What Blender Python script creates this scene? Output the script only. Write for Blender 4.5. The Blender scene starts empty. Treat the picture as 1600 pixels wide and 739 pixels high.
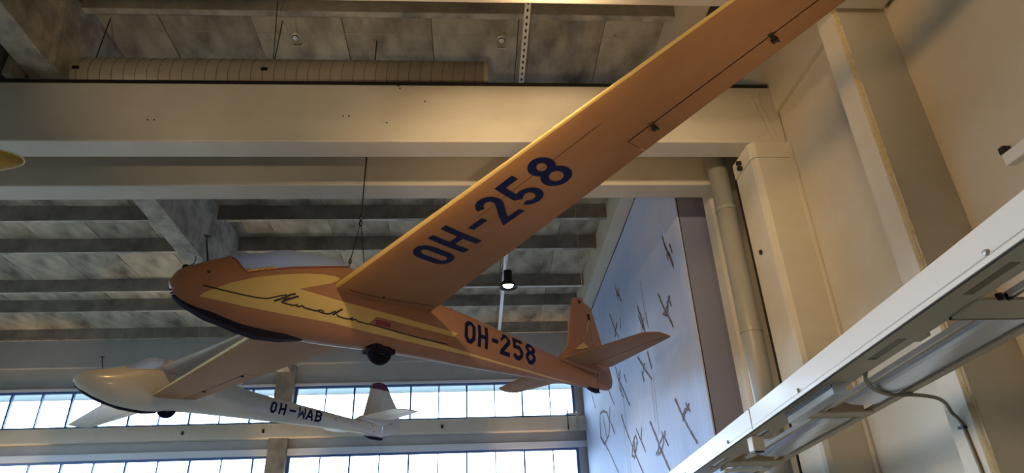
import bpy, bmesh, math, random
from mathutils import Vector, Matrix, Euler

random.seed(7)
C = bpy.context.scene.collection

# ------------------------------------------------------------------ camera
F_PX = 990.0
cam_d = bpy.data.cameras.new('camera')
cam_d.sensor_fit = 'HORIZONTAL'
cam_d.sensor_width = 36.0
cam_d.lens = F_PX / 1600.0 * 36.0
cam_d.clip_start = 0.05
cam_d.clip_end = 400
cam = bpy.data.objects.new('camera', cam_d)
C.objects.link(cam)
PITCH, YAW, ROLL = 0.460453, -0.069628, -0.038217
cam.matrix_world = (Matrix.Rotation(YAW, 4, 'Z') @ Matrix.Rotation(math.pi/2 + PITCH, 4, 'X')
                    @ Matrix.Rotation(ROLL, 4, 'Z'))
bpy.context.scene.camera = cam

# ------------------------------------------------------------------ world, lights, exposure
w = bpy.data.worlds.new('daylight')
bpy.context.scene.world = w
w.use_nodes = True
bg = w.node_tree.nodes['Background']
nt = w.node_tree
tcw = nt.nodes.new('ShaderNodeTexCoord')
sepw = nt.nodes.new('ShaderNodeSeparateXYZ')
nt.links.new(tcw.outputs['Generated'], sepw.inputs[0])
rmp = nt.nodes.new('ShaderNodeValToRGB')      # pale overcast sky over darker ground
rmp.color_ramp.elements[0].position = 0.49
rmp.color_ramp.elements[0].color = (0.06, 0.065, 0.07, 1)
rmp.color_ramp.elements[1].position = 0.51
rmp.color_ramp.elements[1].color = (0.58, 0.77, 1.0, 1)
mw = nt.nodes.new('ShaderNodeMath')
mw.operation = 'MULTIPLY_ADD'
mw.inputs[1].default_value = 0.5
mw.inputs[2].default_value = 0.5
nt.links.new(sepw.outputs['Z'], mw.inputs[0])
nt.links.new(mw.outputs[0], rmp.inputs['Fac'])
nt.links.new(rmp.outputs[0], bg.inputs['Color'])
bg.inputs['Strength'].default_value = 10.0

vs = bpy.context.scene.view_settings
vs.view_transform = 'Standard'
vs.look = 'None'
vs.gamma = 1.0
vs.use_curve_mapping = False
vs.exposure = 0.6

WARM = (1.0, 0.74, 0.44)
WARM2 = (1.0, 0.60, 0.22)


def spot(name, loc, target, power, angle=110, blend=0.8, color=WARM, radius=0.08):
    d = bpy.data.lights.new(name, 'SPOT')
    d.energy = power
    d.color = color
    d.spot_size = math.radians(angle)
    d.spot_blend = blend
    d.shadow_soft_size = radius
    o = bpy.data.objects.new(name, d)
    C.objects.link(o)
    o.location = loc
    o.rotation_euler = (Vector(target) - Vector(loc)).to_track_quat('-Z', 'Y').to_euler()
    return o


def portal(name, x0, x1, z0, z1, y, side=False):
    d = bpy.data.lights.new(name, 'AREA')
    d.shape = 'RECTANGLE'
    d.size = x1 - x0
    d.size_y = z1 - z0
    d.cycles.is_portal = True
    o = bpy.data.objects.new(name, d)
    C.objects.link(o)
    o.location = ((x0+x1)/2, y, (z0+z1)/2)
    o.rotation_euler = (-math.pi/2, 0, 0)
    if side:                      # windows of the left wall
        o.location = (y, (x0+x1)/2, (z0+z1)/2)
        o.rotation_euler = (-math.pi/2, 0, math.pi/2)
    return o


# spots outside the view: hall lamps, and added fill where marked
spot('unseen_spot', (0.7, 3.5, 4.3), (1.3, 9.2, 2.8), 200, 112)
spot('unseen_spot', (-4.5, 2.6, 1.6), (3.6, 5.4, 2.6), 440, 90, color=WARM2, radius=.45)
spot('unseen_spot', (2.3, 2.6, 1.5), (0.9, 4.4, 3.4), 40, 130)  # added warm fill for the near wing underside
spot('unseen_spot', (1.9, 2.2, 4.3), (1.6, 6.6, 5.0), 60, 120)
spot('unseen_spot', (-4.5, 9.0, 5.45), (-6.6, 12.4, 3.0), 90, 34, color=WARM2)
spot('unseen_uplight', (-5.4, 17.6, -1.3), (-5.2, 18.8, 3.2), 330, 34, color=WARM2)
spot('unseen_uplight', (1.3, 17.6, -1.3), (1.5, 18.8, 3.2), 330, 34, color=WARM2)
spot('unseen_uplight', (-12.9, 17.6, -1.3), (-12.8, 18.8, 3.2), 330, 34, color=WARM2)
spot('unseen_uplight', (-6.5, 17.8, -1.3), (-6.2, 14.6, 7.0), 300, 62)  # added warm fill to brighten the far ceiling
spot('unseen_uplight', (-1.5, 17.8, -1.3), (-1.2, 14.6, 7.0), 60, 62)  # weaker added fill for the same ceiling
spot('unseen_spot', (-3.4, 2.4, 2.6), (-3.2, 7.2, 7.0), 150, 60, blend=.9)  # added fill that lightens the front slab, left part
spot('unseen_spot', (-0.4, 0.2, -0.6), (0.0, 7.4, 7.1), 300, 36, blend=.8)  # added fill for the slab's right part, no lamp known there
portal('window_portal', -14.0, -5.8, 3.45, 4.6, 19.3)
portal('window_portal', -5.2, 3.1, 3.45, 4.6, 19.3)
portal('window_portal', -14.0, -5.9, -0.7, 2.66, 19.3)
portal('window_portal', -5.3, 3.1, -0.7, 2.66, 19.3)
portal('window_portal', 3.0, 17.0, -0.8, 3.6, -15.35, True)

# ------------------------------------------------------------------ helpers


def new_mesh(name, verts, faces, smooth=False):
    me = bpy.data.meshes.new(name)
    me.from_pydata([tuple(v) for v in verts], [], faces)
    me.update()
    if smooth:
        for p in me.polygons:
            p.use_smooth = True
    return me


def link(name, me, mat=None, parent=None):
    o = bpy.data.objects.new(name, me)
    C.objects.link(o)
    if mat is not None and not me.materials:
        me.materials.append(mat)
    if parent is not None:
        o.parent = parent
    return o


def obj(name, verts, faces, mat, parent=None, smooth=False):
    return link(name, new_mesh(name, verts, faces, smooth), mat, parent)


def tag(o, label=None, cat=None, group=None, kind=None):
    if label:
        o['label'] = label
    if cat:
        o['category'] = cat
    if group:
        o['group'] = group
    if kind:
        o['kind'] = kind
    return o


def thing(name, label, cat, loc=(0, 0, 0), group=None, rot=None):
    o = bpy.data.objects.new(name, None)
    C.objects.link(o)
    o.location = loc
    if rot is not None:
        o.rotation_euler = rot
    return tag(o, label, cat, group)


class MB:
    """collects simple solids into one mesh"""

    def __init__(s):
        s.v = []
        s.f = []

    def add(s, v, f):
        n = len(s.v)
        s.v += [tuple(a) for a in v]
        s.f += [tuple(i+n for i in a) for a in f]
        return s

    def box(s, x0, x1, y0, y1, z0, z1, zs=0.0):
        """zs shears z by zs*Y (sloped members)"""
        v = [(x, y, z + zs*y) for z in (z0, z1) for y in (y0, y1) for x in (x0, x1)]
        return s.add(v, [(0, 2, 3, 1), (4, 5, 7, 6), (0, 1, 5, 4), (2, 6, 7, 3), (0, 4, 6, 2), (1, 3, 7, 5)])

    def prism(s, poly, axis, a, b):
        """poly: 2D points, extruded along axis from a to b"""
        def P(p, t):
            if axis == 'x':
                return (t, p[0], p[1])
            if axis == 'y':
                return (p[0], t, p[1])
            return (p[0], p[1], t)
        n = len(poly)
        v = [P(p, a) for p in poly] + [P(p, b) for p in poly]
        f = [tuple(range(n)), tuple(range(2*n-1, n-1, -1))]
        for i in range(n):
            j = (i+1) % n
            f.append((i, i+n, j+n, j))
        return s.add(v, f)

    def tube(s, pts, r, n=8, caps=True):
        pts = [Vector(p) for p in pts]
        rr = r if isinstance(r, (list, tuple)) else [r]*len(pts)
        V = []
        up = Vector((0, 0, 1))
        for i, p in enumerate(pts):
            d = (pts[min(i+1, len(pts)-1)] - pts[max(i-1, 0)]).normalized()
            a = d.cross(up)
            if a.length < 1e-3:
                a = d.cross(Vector((1, 0, 0)))
            a.normalize()
            b = d.cross(a).normalized()
            for k in range(n):
                t = 2*math.pi*k/n
                V.append(p + (a*math.cos(t) + b*math.sin(t))*rr[i])
        f = []
        for i in range(len(pts)-1):
            for k in range(n):
                k2 = (k+1) % n
                f.append((i*n+k, i*n+k2, (i+1)*n+k2, (i+1)*n+k))
        if caps:
            f.append(tuple(range(n)))
            f.append(tuple(reversed(range((len(pts)-1)*n, len(pts)*n))))
        return s.add(V, f)

    def lathe(s, prof, n=20, c=(0, 0, 0), axis='z'):
        V = []
        for (r, z) in prof:
            for k in range(n):
                t = 2*math.pi*k/n
                a, b = r*math.cos(t), r*math.sin(t)
                if axis == 'z':
                    V.append((c[0]+a, c[1]+b, c[2]+z))
                elif axis == 'y':
                    V.append((c[0]+a, c[1]+z, c[2]+b))
                else:
                    V.append((c[0]+z, c[1]+a, c[2]+b))
        f = []
        for i in range(len(prof)-1):
            for k in range(n):
                k2 = (k+1) % n
                f.append((i*n+k, i*n+k2, (i+1)*n+k2, (i+1)*n+k))
        return s.add(V, f)

    def build(s, name, mat, parent=None, smooth=False, bevel=0.0, off=None):
        v = s.v
        if off is not None:
            v = [(a[0]-off[0], a[1]-off[1], a[2]-off[2]) for a in v]
        me = new_mesh(name, v, s.f, smooth)
        bm = bmesh.new()
        bm.from_mesh(me)
        bmesh.ops.recalc_face_normals(bm, faces=bm.faces)
        if bevel:
            bmesh.ops.bevel(bm, geom=[e for e in bm.edges if e.calc_face_angle(0) > 0.6], offset=bevel, segments=2,
                            affect='EDGES', profile=0.5)
        bm.to_mesh(me)
        bm.free()
        if smooth:
            for p in me.polygons:
                p.use_smooth = True
        return link(name, me, mat, parent)


def interp(xs, ys, q):
    """monotone cubic through (xs increasing, ys)"""
    n = len(xs)
    if q <= xs[0]:
        return ys[0]
    if q >= xs[-1]:
        return ys[-1]
    h = [xs[i+1]-xs[i] for i in range(n-1)]
    d = [(ys[i+1]-ys[i])/h[i] for i in range(n-1)]
    m = [d[0]] + [0]*(n-2) + [d[-1]]
    for i in range(1, n-1):
        if d[i-1]*d[i] > 0:
            w1 = 2*h[i]+h[i-1]
            w2 = h[i]+2*h[i-1]
            m[i] = (w1+w2)/(w1/d[i-1]+w2/d[i])
    i = 0
    while i < n-2 and q > xs[i+1]:
        i += 1
    s = (q-xs[i])/h[i]
    return ((2*s**3-3*s*s+1)*ys[i] + (s**3-2*s*s+s)*h[i]*m[i] + (-2*s**3+3*s*s)*ys[i+1] + (s**3-s*s)*h[i]*m[i+1])


def lin(tab, q):
    for (a, va), (b, vb) in zip(tab, tab[1:]):
        if q <= b or (b, vb) == tab[-1]:
            t = (q-a)/(b-a)
            return va + (vb-va)*t


# ------------------------------------------------------------------ materials


def srgb(r, g, b):
    def c(v):
        v /= 255.0
        return v/12.92 if v <= 0.04045 else ((v+0.055)/1.055)**2.4
    return (c(r), c(g), c(b), 1)


def mat(name, col, rough=0.6, metal=0.0, col2=None, scale=6.0, detail=4.0, bump=0.0, bscale=40.0, spec=0.5,
        stretch=(1, 1, 1), lo=0.35, hi=0.65, specks=None, coat=0.0, emit=None, estr=0.0):
    m = bpy.data.materials.new(name)
    m.use_nodes = True
    nt = m.node_tree
    p = nt.nodes['Principled BSDF']
    p.inputs['Base Color'].default_value = col
    p.inputs['Roughness'].default_value = rough
    p.inputs['Metallic'].default_value = metal
    p.inputs['Specular IOR Level'].default_value = spec
    p.inputs['Coat Weight'].default_value = coat
    p.inputs['Coat Roughness'].default_value = 0.12
    if emit:
        p.inputs['Emission Color'].default_value = emit
        p.inputs['Emission Strength'].default_value = estr
    tc = nt.nodes.new('ShaderNodeTexCoord')
    mp = nt.nodes.new('ShaderNodeMapping')
    mp.inputs['Scale'].default_value = stretch
    nt.links.new(tc.outputs['Object'], mp.inputs['Vector'])
    out = None
    if col2 is not None:
        nz = nt.nodes.new('ShaderNodeTexNoise')
        nz.inputs['Scale'].default_value = scale
        nz.inputs['Detail'].default_value = detail
        nz.inputs['Roughness'].default_value = 0.6
        nt.links.new(mp.outputs[0], nz.inputs['Vector'])
        r = nt.nodes.new('ShaderNodeValToRGB')
        r.color_ramp.elements[0].position = lo
        r.color_ramp.elements[1].position = hi
        r.color_ramp.elements[0].color = col
        r.color_ramp.elements[1].color = col2
        nt.links.new(nz.outputs['Fac'], r.inputs['Fac'])
        out = r.outputs['Color']
    if specks is not None:
        sc, thr, scol = specks
        vo = nt.nodes.new('ShaderNodeTexVoronoi')
        vo.inputs['Scale'].default_value = sc
        nt.links.new(tc.outputs['Object'], vo.inputs['Vector'])
        ma = nt.nodes.new('ShaderNodeMath')
        ma.operation = 'LESS_THAN'
        ma.inputs[1].default_value = thr
        nt.links.new(vo.outputs['Distance'], ma.inputs[0])
        n2 = nt.nodes.new('ShaderNodeTexNoise')
        n2.inputs['Scale'].default_value = sc*0.35
        nt.links.new(tc.outputs['Object'], n2.inputs['Vector'])
        gt = nt.nodes.new('ShaderNodeMath')
        gt.operation = 'GREATER_THAN'
        gt.inputs[1].default_value = 0.56
        nt.links.new(n2.outputs['Fac'], gt.inputs[0])
        mu = nt.nodes.new('ShaderNodeMath')
        mu.operation = 'MULTIPLY'
        nt.links.new(ma.outputs[0], mu.inputs[0])
        nt.links.new(gt.outputs[0], mu.inputs[1])
        mx = nt.nodes.new('ShaderNodeMix')
        mx.data_type = 'RGBA'
        nt.links.new(mu.outputs[0], mx.inputs['Factor'])
        if out is not None:
            nt.links.new(out, mx.inputs[6])
        else:
            mx.inputs[6].default_value = col
        mx.inputs[7].default_value = scol
        out = mx.outputs[2]
    if out is not None:
        nt.links.new(out, p.inputs['Base Color'])
    if bump:
        nb = nt.nodes.new('ShaderNodeTexNoise')
        nb.inputs['Scale'].default_value = bscale
        nb.inputs['Detail'].default_value = 3
        nt.links.new(mp.outputs[0], nb.inputs['Vector'])
        bp = nt.nodes.new('ShaderNodeBump')
        bp.inputs['Strength'].default_value = bump
        bp.inputs['Distance'].default_value = 0.01
        nt.links.new(nb.outputs['Fac'], bp.inputs['Height'])
        nt.links.new(bp.outputs[0], p.inputs['Normal'])
    return m


M = {}
M['beam'] = mat('painted_beam', srgb(202, 194, 178), 0.55, col2=srgb(194, 185, 168), scale=1.5, bump=0.15, bscale=30,
                specks=(9, 0.045, srgb(95, 85, 65)))
M['wall'] = mat('painted_wall', srgb(206, 197, 178), 0.6, col2=srgb(197, 187, 166), scale=1.2, bump=0.12, bscale=25)
M['plaster'] = mat('pilaster_paint', srgb(208, 199, 180), 0.6, col2=srgb(201, 191, 170), scale=2, bump=0.2, bscale=60)
M['chip'] = mat('chipped_edge', srgb(206, 188, 146), 0.7, col2=srgb(190, 168, 122), scale=20, bump=0.6, bscale=80)
M['backwall'] = mat('back_wall_paint', srgb(170, 170, 168), 0.6, col2=srgb(160, 160, 158), scale=1.5)
M['concrete'] = mat('raw_concrete', srgb(150, 143, 130), 0.85, col2=srgb(104, 99, 90), scale=2.2, detail=8, bump=0.5,
                    bscale=18, lo=0.3, hi=0.7)
M['slab'] = mat('board_marked_concrete', srgb(206, 194, 168), 0.85, col2=srgb(112, 104, 90), scale=1.6, detail=10,
                bump=0.6, bscale=12, stretch=(1, 0.45, 1), lo=0.3, hi=0.68)
M['slab2'] = mat('darker_board_marked_concrete', srgb(190, 178, 154), 0.85, col2=srgb(94, 88, 76), scale=2.1, detail=10,
                 bump=0.6, bscale=12, stretch=(1, 0.45, 1), lo=0.3, hi=0.68)
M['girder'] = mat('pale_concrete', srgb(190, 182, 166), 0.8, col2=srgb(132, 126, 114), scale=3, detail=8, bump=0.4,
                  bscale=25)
M['partition'] = mat('grey_partition_paint', srgb(140, 143, 168), 0.7)
M['frame'] = mat('window_frame_blue_grey', srgb(66, 98, 150), 0.4)
M['sill'] = mat('white_sill', srgb(205, 210, 216), 0.45)
M['duct'] = mat('painted_spiral_duct', srgb(165, 158, 142), 0.45, col2=srgb(155, 148, 132), scale=3)
M['duct_seam'] = mat('duct_seam_shadow', srgb(100, 94, 78), 0.6)
M['black'] = mat('black_strip', srgb(22, 21, 20), 0.5)
M['blackmetal'] = mat('black_lamp_metal', srgb(18, 18, 20), 0.35, metal=0.3)
M['white'] = mat('white_enamel', srgb(226, 226, 222), 0.3, coat=0.3)
M['whitedull'] = mat('white_dull', srgb(205, 203, 195), 0.5)
M['steel'] = mat('galvanised_steel', srgb(186, 184, 176), 0.4, metal=0.5)
M['wire'] = mat('steel_wire', srgb(48, 46, 44), 0.4, metal=0.6)
M['palewire'] = mat('pale_cable', srgb(165, 160, 150), 0.5)
M['pipe'] = mat('grey_painted_pipe', srgb(158, 156, 148), 0.4, col2=srgb(150, 146, 134), scale=1.2)
M['orange'] = mat('orange_brown_gloss', srgb(160, 113, 84), 0.42, col2=srgb(152, 106, 78), scale=2.5, spec=.3)
M['orangewing'] = mat('orange_brown_wing', srgb(158, 116, 82), 0.5, col2=srgb(146, 105, 74), scale=1.8, detail=6, spec=.03,
                      stretch=(1, .5, 1))
M['nose'] = mat('brown_nose', srgb(140, 72, 46), 0.35, col2=srgb(130, 66, 42), scale=4, coat=0.2)
M['cream'] = mat('cream_livery', srgb(206, 178, 112), 0.45, col2=srgb(200, 172, 106), scale=3, spec=.2)
M['navy'] = mat('navy_lettering', srgb(20, 27, 66), 0.6, spec=.08)
M['ink'] = mat('black_script', srgb(26, 16, 14), 0.5)
M['red'] = mat('dark_red_label', srgb(150, 40, 62), 0.5)
M['reddark'] = mat('label_print', srgb(96, 24, 44), 0.5)
M['rubber'] = mat('black_rubber', srgb(20, 21, 32), 0.8, spec=.15)
M['skid'] = mat('dark_skid', srgb(34, 30, 44), 0.8, spec=.1)
M['gap'] = mat('dark_gap', srgb(36, 16, 14), 0.7)
M['offwhite'] = mat('offwhite_glider', srgb(198, 190, 174), 0.35, col2=srgb(190, 182, 166), scale=2, coat=0.25)
M['maroon'] = mat('maroon_fin_tip', srgb(84, 28, 48), 0.4)
M['yellow'] = mat('yellow_wing_paint', srgb(196, 148, 40), 0.6, col2=srgb(160, 116, 30), scale=6, spec=.1)
M['yellowrim'] = mat('pale_yellow_rim', srgb(226, 200, 120), 0.3, coat=0.3)
M['tan'] = mat('tan_trim', srgb(196, 170, 84), 0.4)
M['sketch'] = mat('printed_pencil_line', srgb(78, 64, 70), 0.8, col2=srgb(128, 108, 108), scale=8)
M['floor'] = mat('pale_floor', srgb(140, 134, 124), 0.5, col2=srgb(130, 124, 114), scale=1.0)
M['eave'] = mat('outer_eave', srgb(178, 190, 186), 0.8)
M['conduit'] = mat('grey_conduit', srgb(130, 120, 98), 0.45)
M['gantry_under'] = mat('beige_gantry_paint', srgb(190, 176, 150), 0.5)
M['reflector'] = mat('glossy_white_reflector', srgb(214, 222, 238), 0.28, metal=0.55)
M['bulb'] = mat('lit_bulb', srgb(255, 250, 225), 0.3, emit=(1, 0.93, 0.7, 1), estr=9.0)
M['gold'] = mat('yellow_sill_glint', srgb(230, 190, 90), 0.25, metal=0.6)


def glass_mat(name, tint, alpha, rough=0.05, diff=None, dfac=0.0):
    m = bpy.data.materials.new(name)
    m.use_nodes = True
    nt = m.node_tree
    for n in list(nt.nodes):
        nt.nodes.remove(n)
    out = nt.nodes.new('ShaderNodeOutputMaterial')
    tr = nt.nodes.new('ShaderNodeBsdfTransparent')
    tr.inputs[0].default_value = tint
    gl = nt.nodes.new('ShaderNodeBsdfGlossy')
    gl.inputs['Roughness'].default_value = rough
    mx = nt.nodes.new('ShaderNodeMixShader')
    fr = nt.nodes.new('ShaderNodeFresnel')
    fr.inputs['IOR'].default_value = 1.45
    mm = nt.nodes.new('ShaderNodeMath')
    mm.operation = 'MULTIPLY'
    mm.inputs[1].default_value = alpha
    nt.links.new(fr.outputs[0], mm.inputs[0])
    nt.links.new(mm.outputs[0], mx.inputs[0])
    nt.links.new(tr.outputs[0], mx.inputs[1])
    nt.links.new(gl.outputs[0], mx.inputs[2])
    last = mx
    if diff is not None:
        df = nt.nodes.new('ShaderNodeBsdfDiffuse')
        df.inputs[0].default_value = diff
        tl = nt.nodes.new('ShaderNodeBsdfTranslucent')
        tl.inputs[0].default_value = diff
        m1 = nt.nodes.new('ShaderNodeMixShader')
        m1.inputs[0].default_value = 0.6
        nt.links.new(df.outputs[0], m1.inputs[1])
        nt.links.new(tl.outputs[0], m1.inputs[2])
        m2 = nt.nodes.new('ShaderNodeMixShader')
        m2.inputs[0].default_value = dfac
        nt.links.new(mx.outputs[0], m2.inputs[1])
        nt.links.new(m1.outputs[0], m2.inputs[2])
        last = m2
    nt.links.new(last.outputs[0], out.inputs[0])
    return m


M['glass'] = glass_mat('window_glass', (0.97, 0.99, 1, 1), 0.5)
M['canopy'] = glass_mat('hazed_canopy_perspex', (0.85, 0.92, 1, 1), 1.0, 0.08, srgb(212, 226, 252), 0.8)
M['canopyclear'] = glass_mat('clear_canopy_perspex', (0.9, 0.95, 1, 1), 1.0, 0.06, srgb(225, 232, 250), 0.6)
M['lampglass'] = glass_mat('lamp_diffuser', (0.9, 0.94, 0.96, 1), 1.0, 0.1, srgb(225, 232, 236), 0.55)


def banner_mat():
    m = mat('printed_sky_banner', srgb(170, 192, 226), 0.75)
    nt = m.node_tree
    p = nt.nodes['Principled BSDF']
    tc = nt.nodes.new('ShaderNodeTexCoord')
    nz = nt.nodes.new('ShaderNodeTexNoise')
    nz.inputs['Scale'].default_value = 0.45
    nz.inputs['Detail'].default_value = 2
    nt.links.new(tc.outputs['Object'], nz.inputs['Vector'])
    r = nt.nodes.new('ShaderNodeValToRGB')
    r.color_ramp.elements[0].position = 0.3
    r.color_ramp.elements[1].position = 0.72
    r.color_ramp.elements[0].color = srgb(172, 192, 228)
    r.color_ramp.elements[1].color = srgb(204, 212, 236)
    nt.links.new(nz.outputs['Fac'], r.inputs['Fac'])
    nt.links.new(r.outputs[0], p.inputs['Base Color'])
    # hanging folds
    mp = nt.nodes.new('ShaderNodeMapping')
    mp.inputs['Scale'].default_value = (1, 6.0, 0.12)
    nt.links.new(tc.outputs['Object'], mp.inputs[0])
    n2 = nt.nodes.new('ShaderNodeTexNoise')
    n2.inputs['Scale'].default_value = 1.6
    nt.links.new(mp.outputs[0], n2.inputs['Vector'])
    bp = nt.nodes.new('ShaderNodeBump')
    bp.inputs['Strength'].default_value = 0.35
    bp.inputs['Distance'].default_value = 0.04
    nt.links.new(n2.outputs['Fac'], bp.inputs['Height'])
    nt.links.new(bp.outputs[0], p.inputs['Normal'])
    return m


M['banner'] = banner_mat()

# ------------------------------------------------------------------ the hall: shell
ZF = -1.6                       # floor; the camera stands at eye height above it
XW = 4.083                      # right wall
YW = 19.0                       # window wall
XL, YB = -15.0, -7.0
SL = -0.065                     # roof slope


def slab_z(y):
    return 7.555 + SL*y


tag(MB().box(XL-.3, XW+.3, YB-.3, YW+.3, ZF-.2, ZF).build('floor', M['floor']), kind='structure')
ceiling = tag(MB().box(XL-.3, XW+.3, YB-.3, YW+.3, 7.555+.10, 7.555+.3, SL).build('ceiling', M['concrete']), kind='structure')
wl_ = MB()
wl_.box(XL-.3, XL, YB-.3, 3.0, ZF, 8.4).box(XL-.3, XL, 17.0, YW+.3, ZF, 8.4)
wl_.box(XL-.3, XL, 3.0, 17.0, ZF, -.8).box(XL-.3, XL, 3.0, 17.0, 3.6, 8.4)
tag(wl_.build('wall_left', M['wall']), kind='structure')
wf = MB()
for y in (3.03, 5.0, 8.0, 11.0, 14.0, 16.97):
    wf.box(XL-.2, XL-.12, y-.03, y+.03, -.8, 3.6)
for z in (-.77, 3.57):
    wf.box(XL-.2, XL-.12, 3.06, 16.94, z-.03, z+.03)
win5 = tag(wf.build('window_5', M['white']), kind='structure')
for y, y2 in ((3.06, 4.97), (5.03, 7.97), (8.03, 10.97), (11.03, 13.97), (14.03, 16.94)):
    MB().box(XL-.165, XL-.159, y, y2, -.74, 3.54).build('pane', M['glass'], win5)
tag(MB().box(XL, XW, YB-.3, YB, ZF, 8.4).build('wall_front', M['wall']), kind='structure')

# ceiling panels between the ribs (board-marked casting panels)
RIBS = [-4.9, -1.5, -0.15, 1.9, 3.3, 5.35, 6.66, 8.75, 10.1, 12.12, 13.47, 15.52, 16.74, 18.75]
panel_cache = {}
ymarks = [YB] + RIBS + [YW]
px_edges = [XL + .02 + 1.308*i for i in range(15)]
for bi in range(len(ymarks)-1):
    y0, y1 = ymarks[bi] + .06, ymarks[bi+1] - .06
    if y1 < 2.5:
        continue
    ln = y1-y0
    for k in range(len(px_edges)-1):
        x0, x1 = px_edges[k], min(px_edges[k+1], XW)
        if x1-x0 < .2:
            continue
        key = (bi, round(x1-x0, 2), (k+bi) % 2)
        if key not in panel_cache:
            wd = x1-x0
            panel_cache[key] = None
            mb = MB().box(.006, wd-.006, 0, ln, 0, .11, SL)
            o = mb.build('ceiling_panel', (M['slab'], M['slab2'])[(k*3+bi) % 2], ceiling)
            panel_cache[key] = o.data
        else:
            o = link('ceiling_panel', panel_cache[key], None, ceiling)
        o.location = (x0, y0, 7.555 + SL*y0 + random.uniform(-.008, .012))
# ribs, cast between the girders
for y in RIBS:
    if y < 2:
        continue
    for (xa, xb) in ((XL, -5.755), (-5.355, 2.935), (3.23, XW)):
        mb = MB()
        zt, zb = slab_z(y)+.12, 7.235+SL*y
        mb.prism([(y-.085, zt), (y-.055, zb), (y+.055, zb), (y+.085, zt)], 'x', xa, xb)
        rb_ = mb.build('ceiling_rib', M['concrete'], ceiling)
        MB().box(xa, xb, y-.05, y+.05, zb-.004, zb+.001).build('lit_rib_soffit', M['girder'], rb_)  # pale tone paints in the light that the rib undersides catch

# back wall with two bands of windows
wb = MB()
U0, U1 = 3.50, 4.56      # upper band
L0, L1 = -0.60, 2.62      # lower band
LX0, LX1, RX0, RX1 = -14.2, -5.755, -5.235, 3.02
wb.box(XL, XW, YW, YW+.3, U1, 7.0)
wb.box(XL, XW, YW, YW+.3, L1, U0)
wb.box(XL, XW, YW, YW+.3, ZF, L0)
for a, b in ((XL, LX0), (LX1, RX0), (RX1, XW)):
    wb.box(a, b, YW, YW+.3, U0, U1)
    wb.box(a, b, YW, YW+.3, L0, L1)
wall_back = tag(wb.build('wall_back', M['backwall']), kind='structure')
MB().box(XL, XW-.3, YW-.16, YW-.001, 5.22, 6.45).build('frieze_beam', M['backwall'], wall_back)
tag(MB().box(XL, XW-.3, YW-.30, YW-.001, 3.07, 3.46).build('trim_1', M['wall'], bevel=.015), kind='structure')
tag(MB().box(XL, XW-.3, YW-.10, YW-.001, L1+.002, L1+.17).build('trim_2', M['sill']), kind='structure')
tag(MB().box(XL, XW-.3, YW-.06, YW-.001, U1+.002, U1+.07).build('trim_3', M['sill']), kind='structure')


def window(idx, x0, x1, z0, z1, first, pitch, n):
    fr = MB()
    t = .06
    ya, yb = YW+.02, YW+.12
    fr.box(x0, x1, ya, yb, z0, z0+t)
    fr.box(x0, x1, ya, yb, z1-t, z1)
    fr.box(x0, x0+t*1.3, ya, yb, z0+t, z1-t)
    fr.box(x1-t*1.3, x1, ya, yb, z0+t, z1-t)
    root = tag(fr.build('window_%d' % idx, M['frame']), kind='structure')
    MB().box(x0-.01, x1+.01, YW-.03, YW+.03, z0-.035, z0+.005).build('window_sill', M['frame'], root)
    xs = [x0]
    mm = {}
    for k in range(n):
        x = first + pitch*k
        if x <= x0+.15 or x >= x1-.15:
            continue
        wd = .05 if k % 2 else .034
        if wd not in mm:
            o = MB().box(-wd/2, wd/2, ya, yb-.02, z0+t, z1-t).build('mullion', M['frame'], root)
            mm[wd] = o.data
        else:
            o = link('mullion', mm[wd], None, root)
        o.location = (x, 0, 0)
        xs.append(x)
    xs.append(x1)
    pm = {}
    for a, b in zip(xs, xs[1:]):
        key = round(b-a, 2)
        if key not in pm:
            o = MB().box(0, b-a, YW+.065, YW+.071, z0+t, z1-t).build('pane', M['glass'], root)
            pm[key] = o.data
        else:
            o = link('pane', pm[key], None, root)
        o.location = (a, 0, 0)
    return root


window(1, LX0, LX1, U0, U1, -14.12+.07, .845, 12)
window(2, RX0, RX1, U0, U1, -5.235+.90, .826, 12)
window(3, LX0, LX1, L0, L1, -14.12+.20, .86, 12)
window(4, RX0, RX1, L0, L1, -5.235+.90, .826, 12)
tag(MB().box(XL-1, XW+1, YW+.55, YW+.75, 4.46, 4.62).build('roof_eave', M['eave']),
    'pale outside eave seen through the top of the upper windows', 'eave')

# concrete column between the windows
col = thing('window_column', 'grey concrete column between the left and right window bands', 'column', (-5.5, YW-.16, ZF))
MB().box(-5.75, -5.24, YW-.2, YW-.002, ZF, 5.16).build('shaft', M['concrete'], col, off=(-5.5, YW-.16, ZF))
MB().box(-5.78, -5.2, YW-.165, YW-.002, 5.16, 5.22).build('cap', M['sill'], col, off=(-5.5, YW-.16, ZF))
# handle and pipe stub at the right end of the ledge
hk = thing('ledge_bracket', 'thin dark upright bracket on the window ledge beside the banner', 'bracket', (2.72, YW-.33, 3.08))
MB().tube([(0, 0, 0), (0, 0, .52), (.04, 0, .56)], .022, 6).build('upright', M['wire'], hk)
MB().tube([(.28, 0, 0), (.28, 0, .5)], .03, 6).build('upright', M['steel'], hk)
MB().box(-.05, .35, -.02, .05, .42, .46).build('crossbar', M['steel'], hk)
for hx in (-8.1, -5.9, -.9):
    b = thing('ledge_hook', {-8.1: 'small dark hook on the ledge below the white glider nose',
                             -5.9: 'small dark hook on the ledge left of the grey column',
                             -.9: 'small dark hook on the ledge right of the white glider tail'}[hx], 'hook', (hx, YW-.3, 3.25))
    MB().box(-.03, .03, -.025, .004, -.05, .05).build('plate', M['wire'], b)
    MB().tube([(0, -.02, .02), (0, -.06, 0), (0, -.06, -.05)], .012, 6).build('hook_arm', M['wire'], b)

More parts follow.
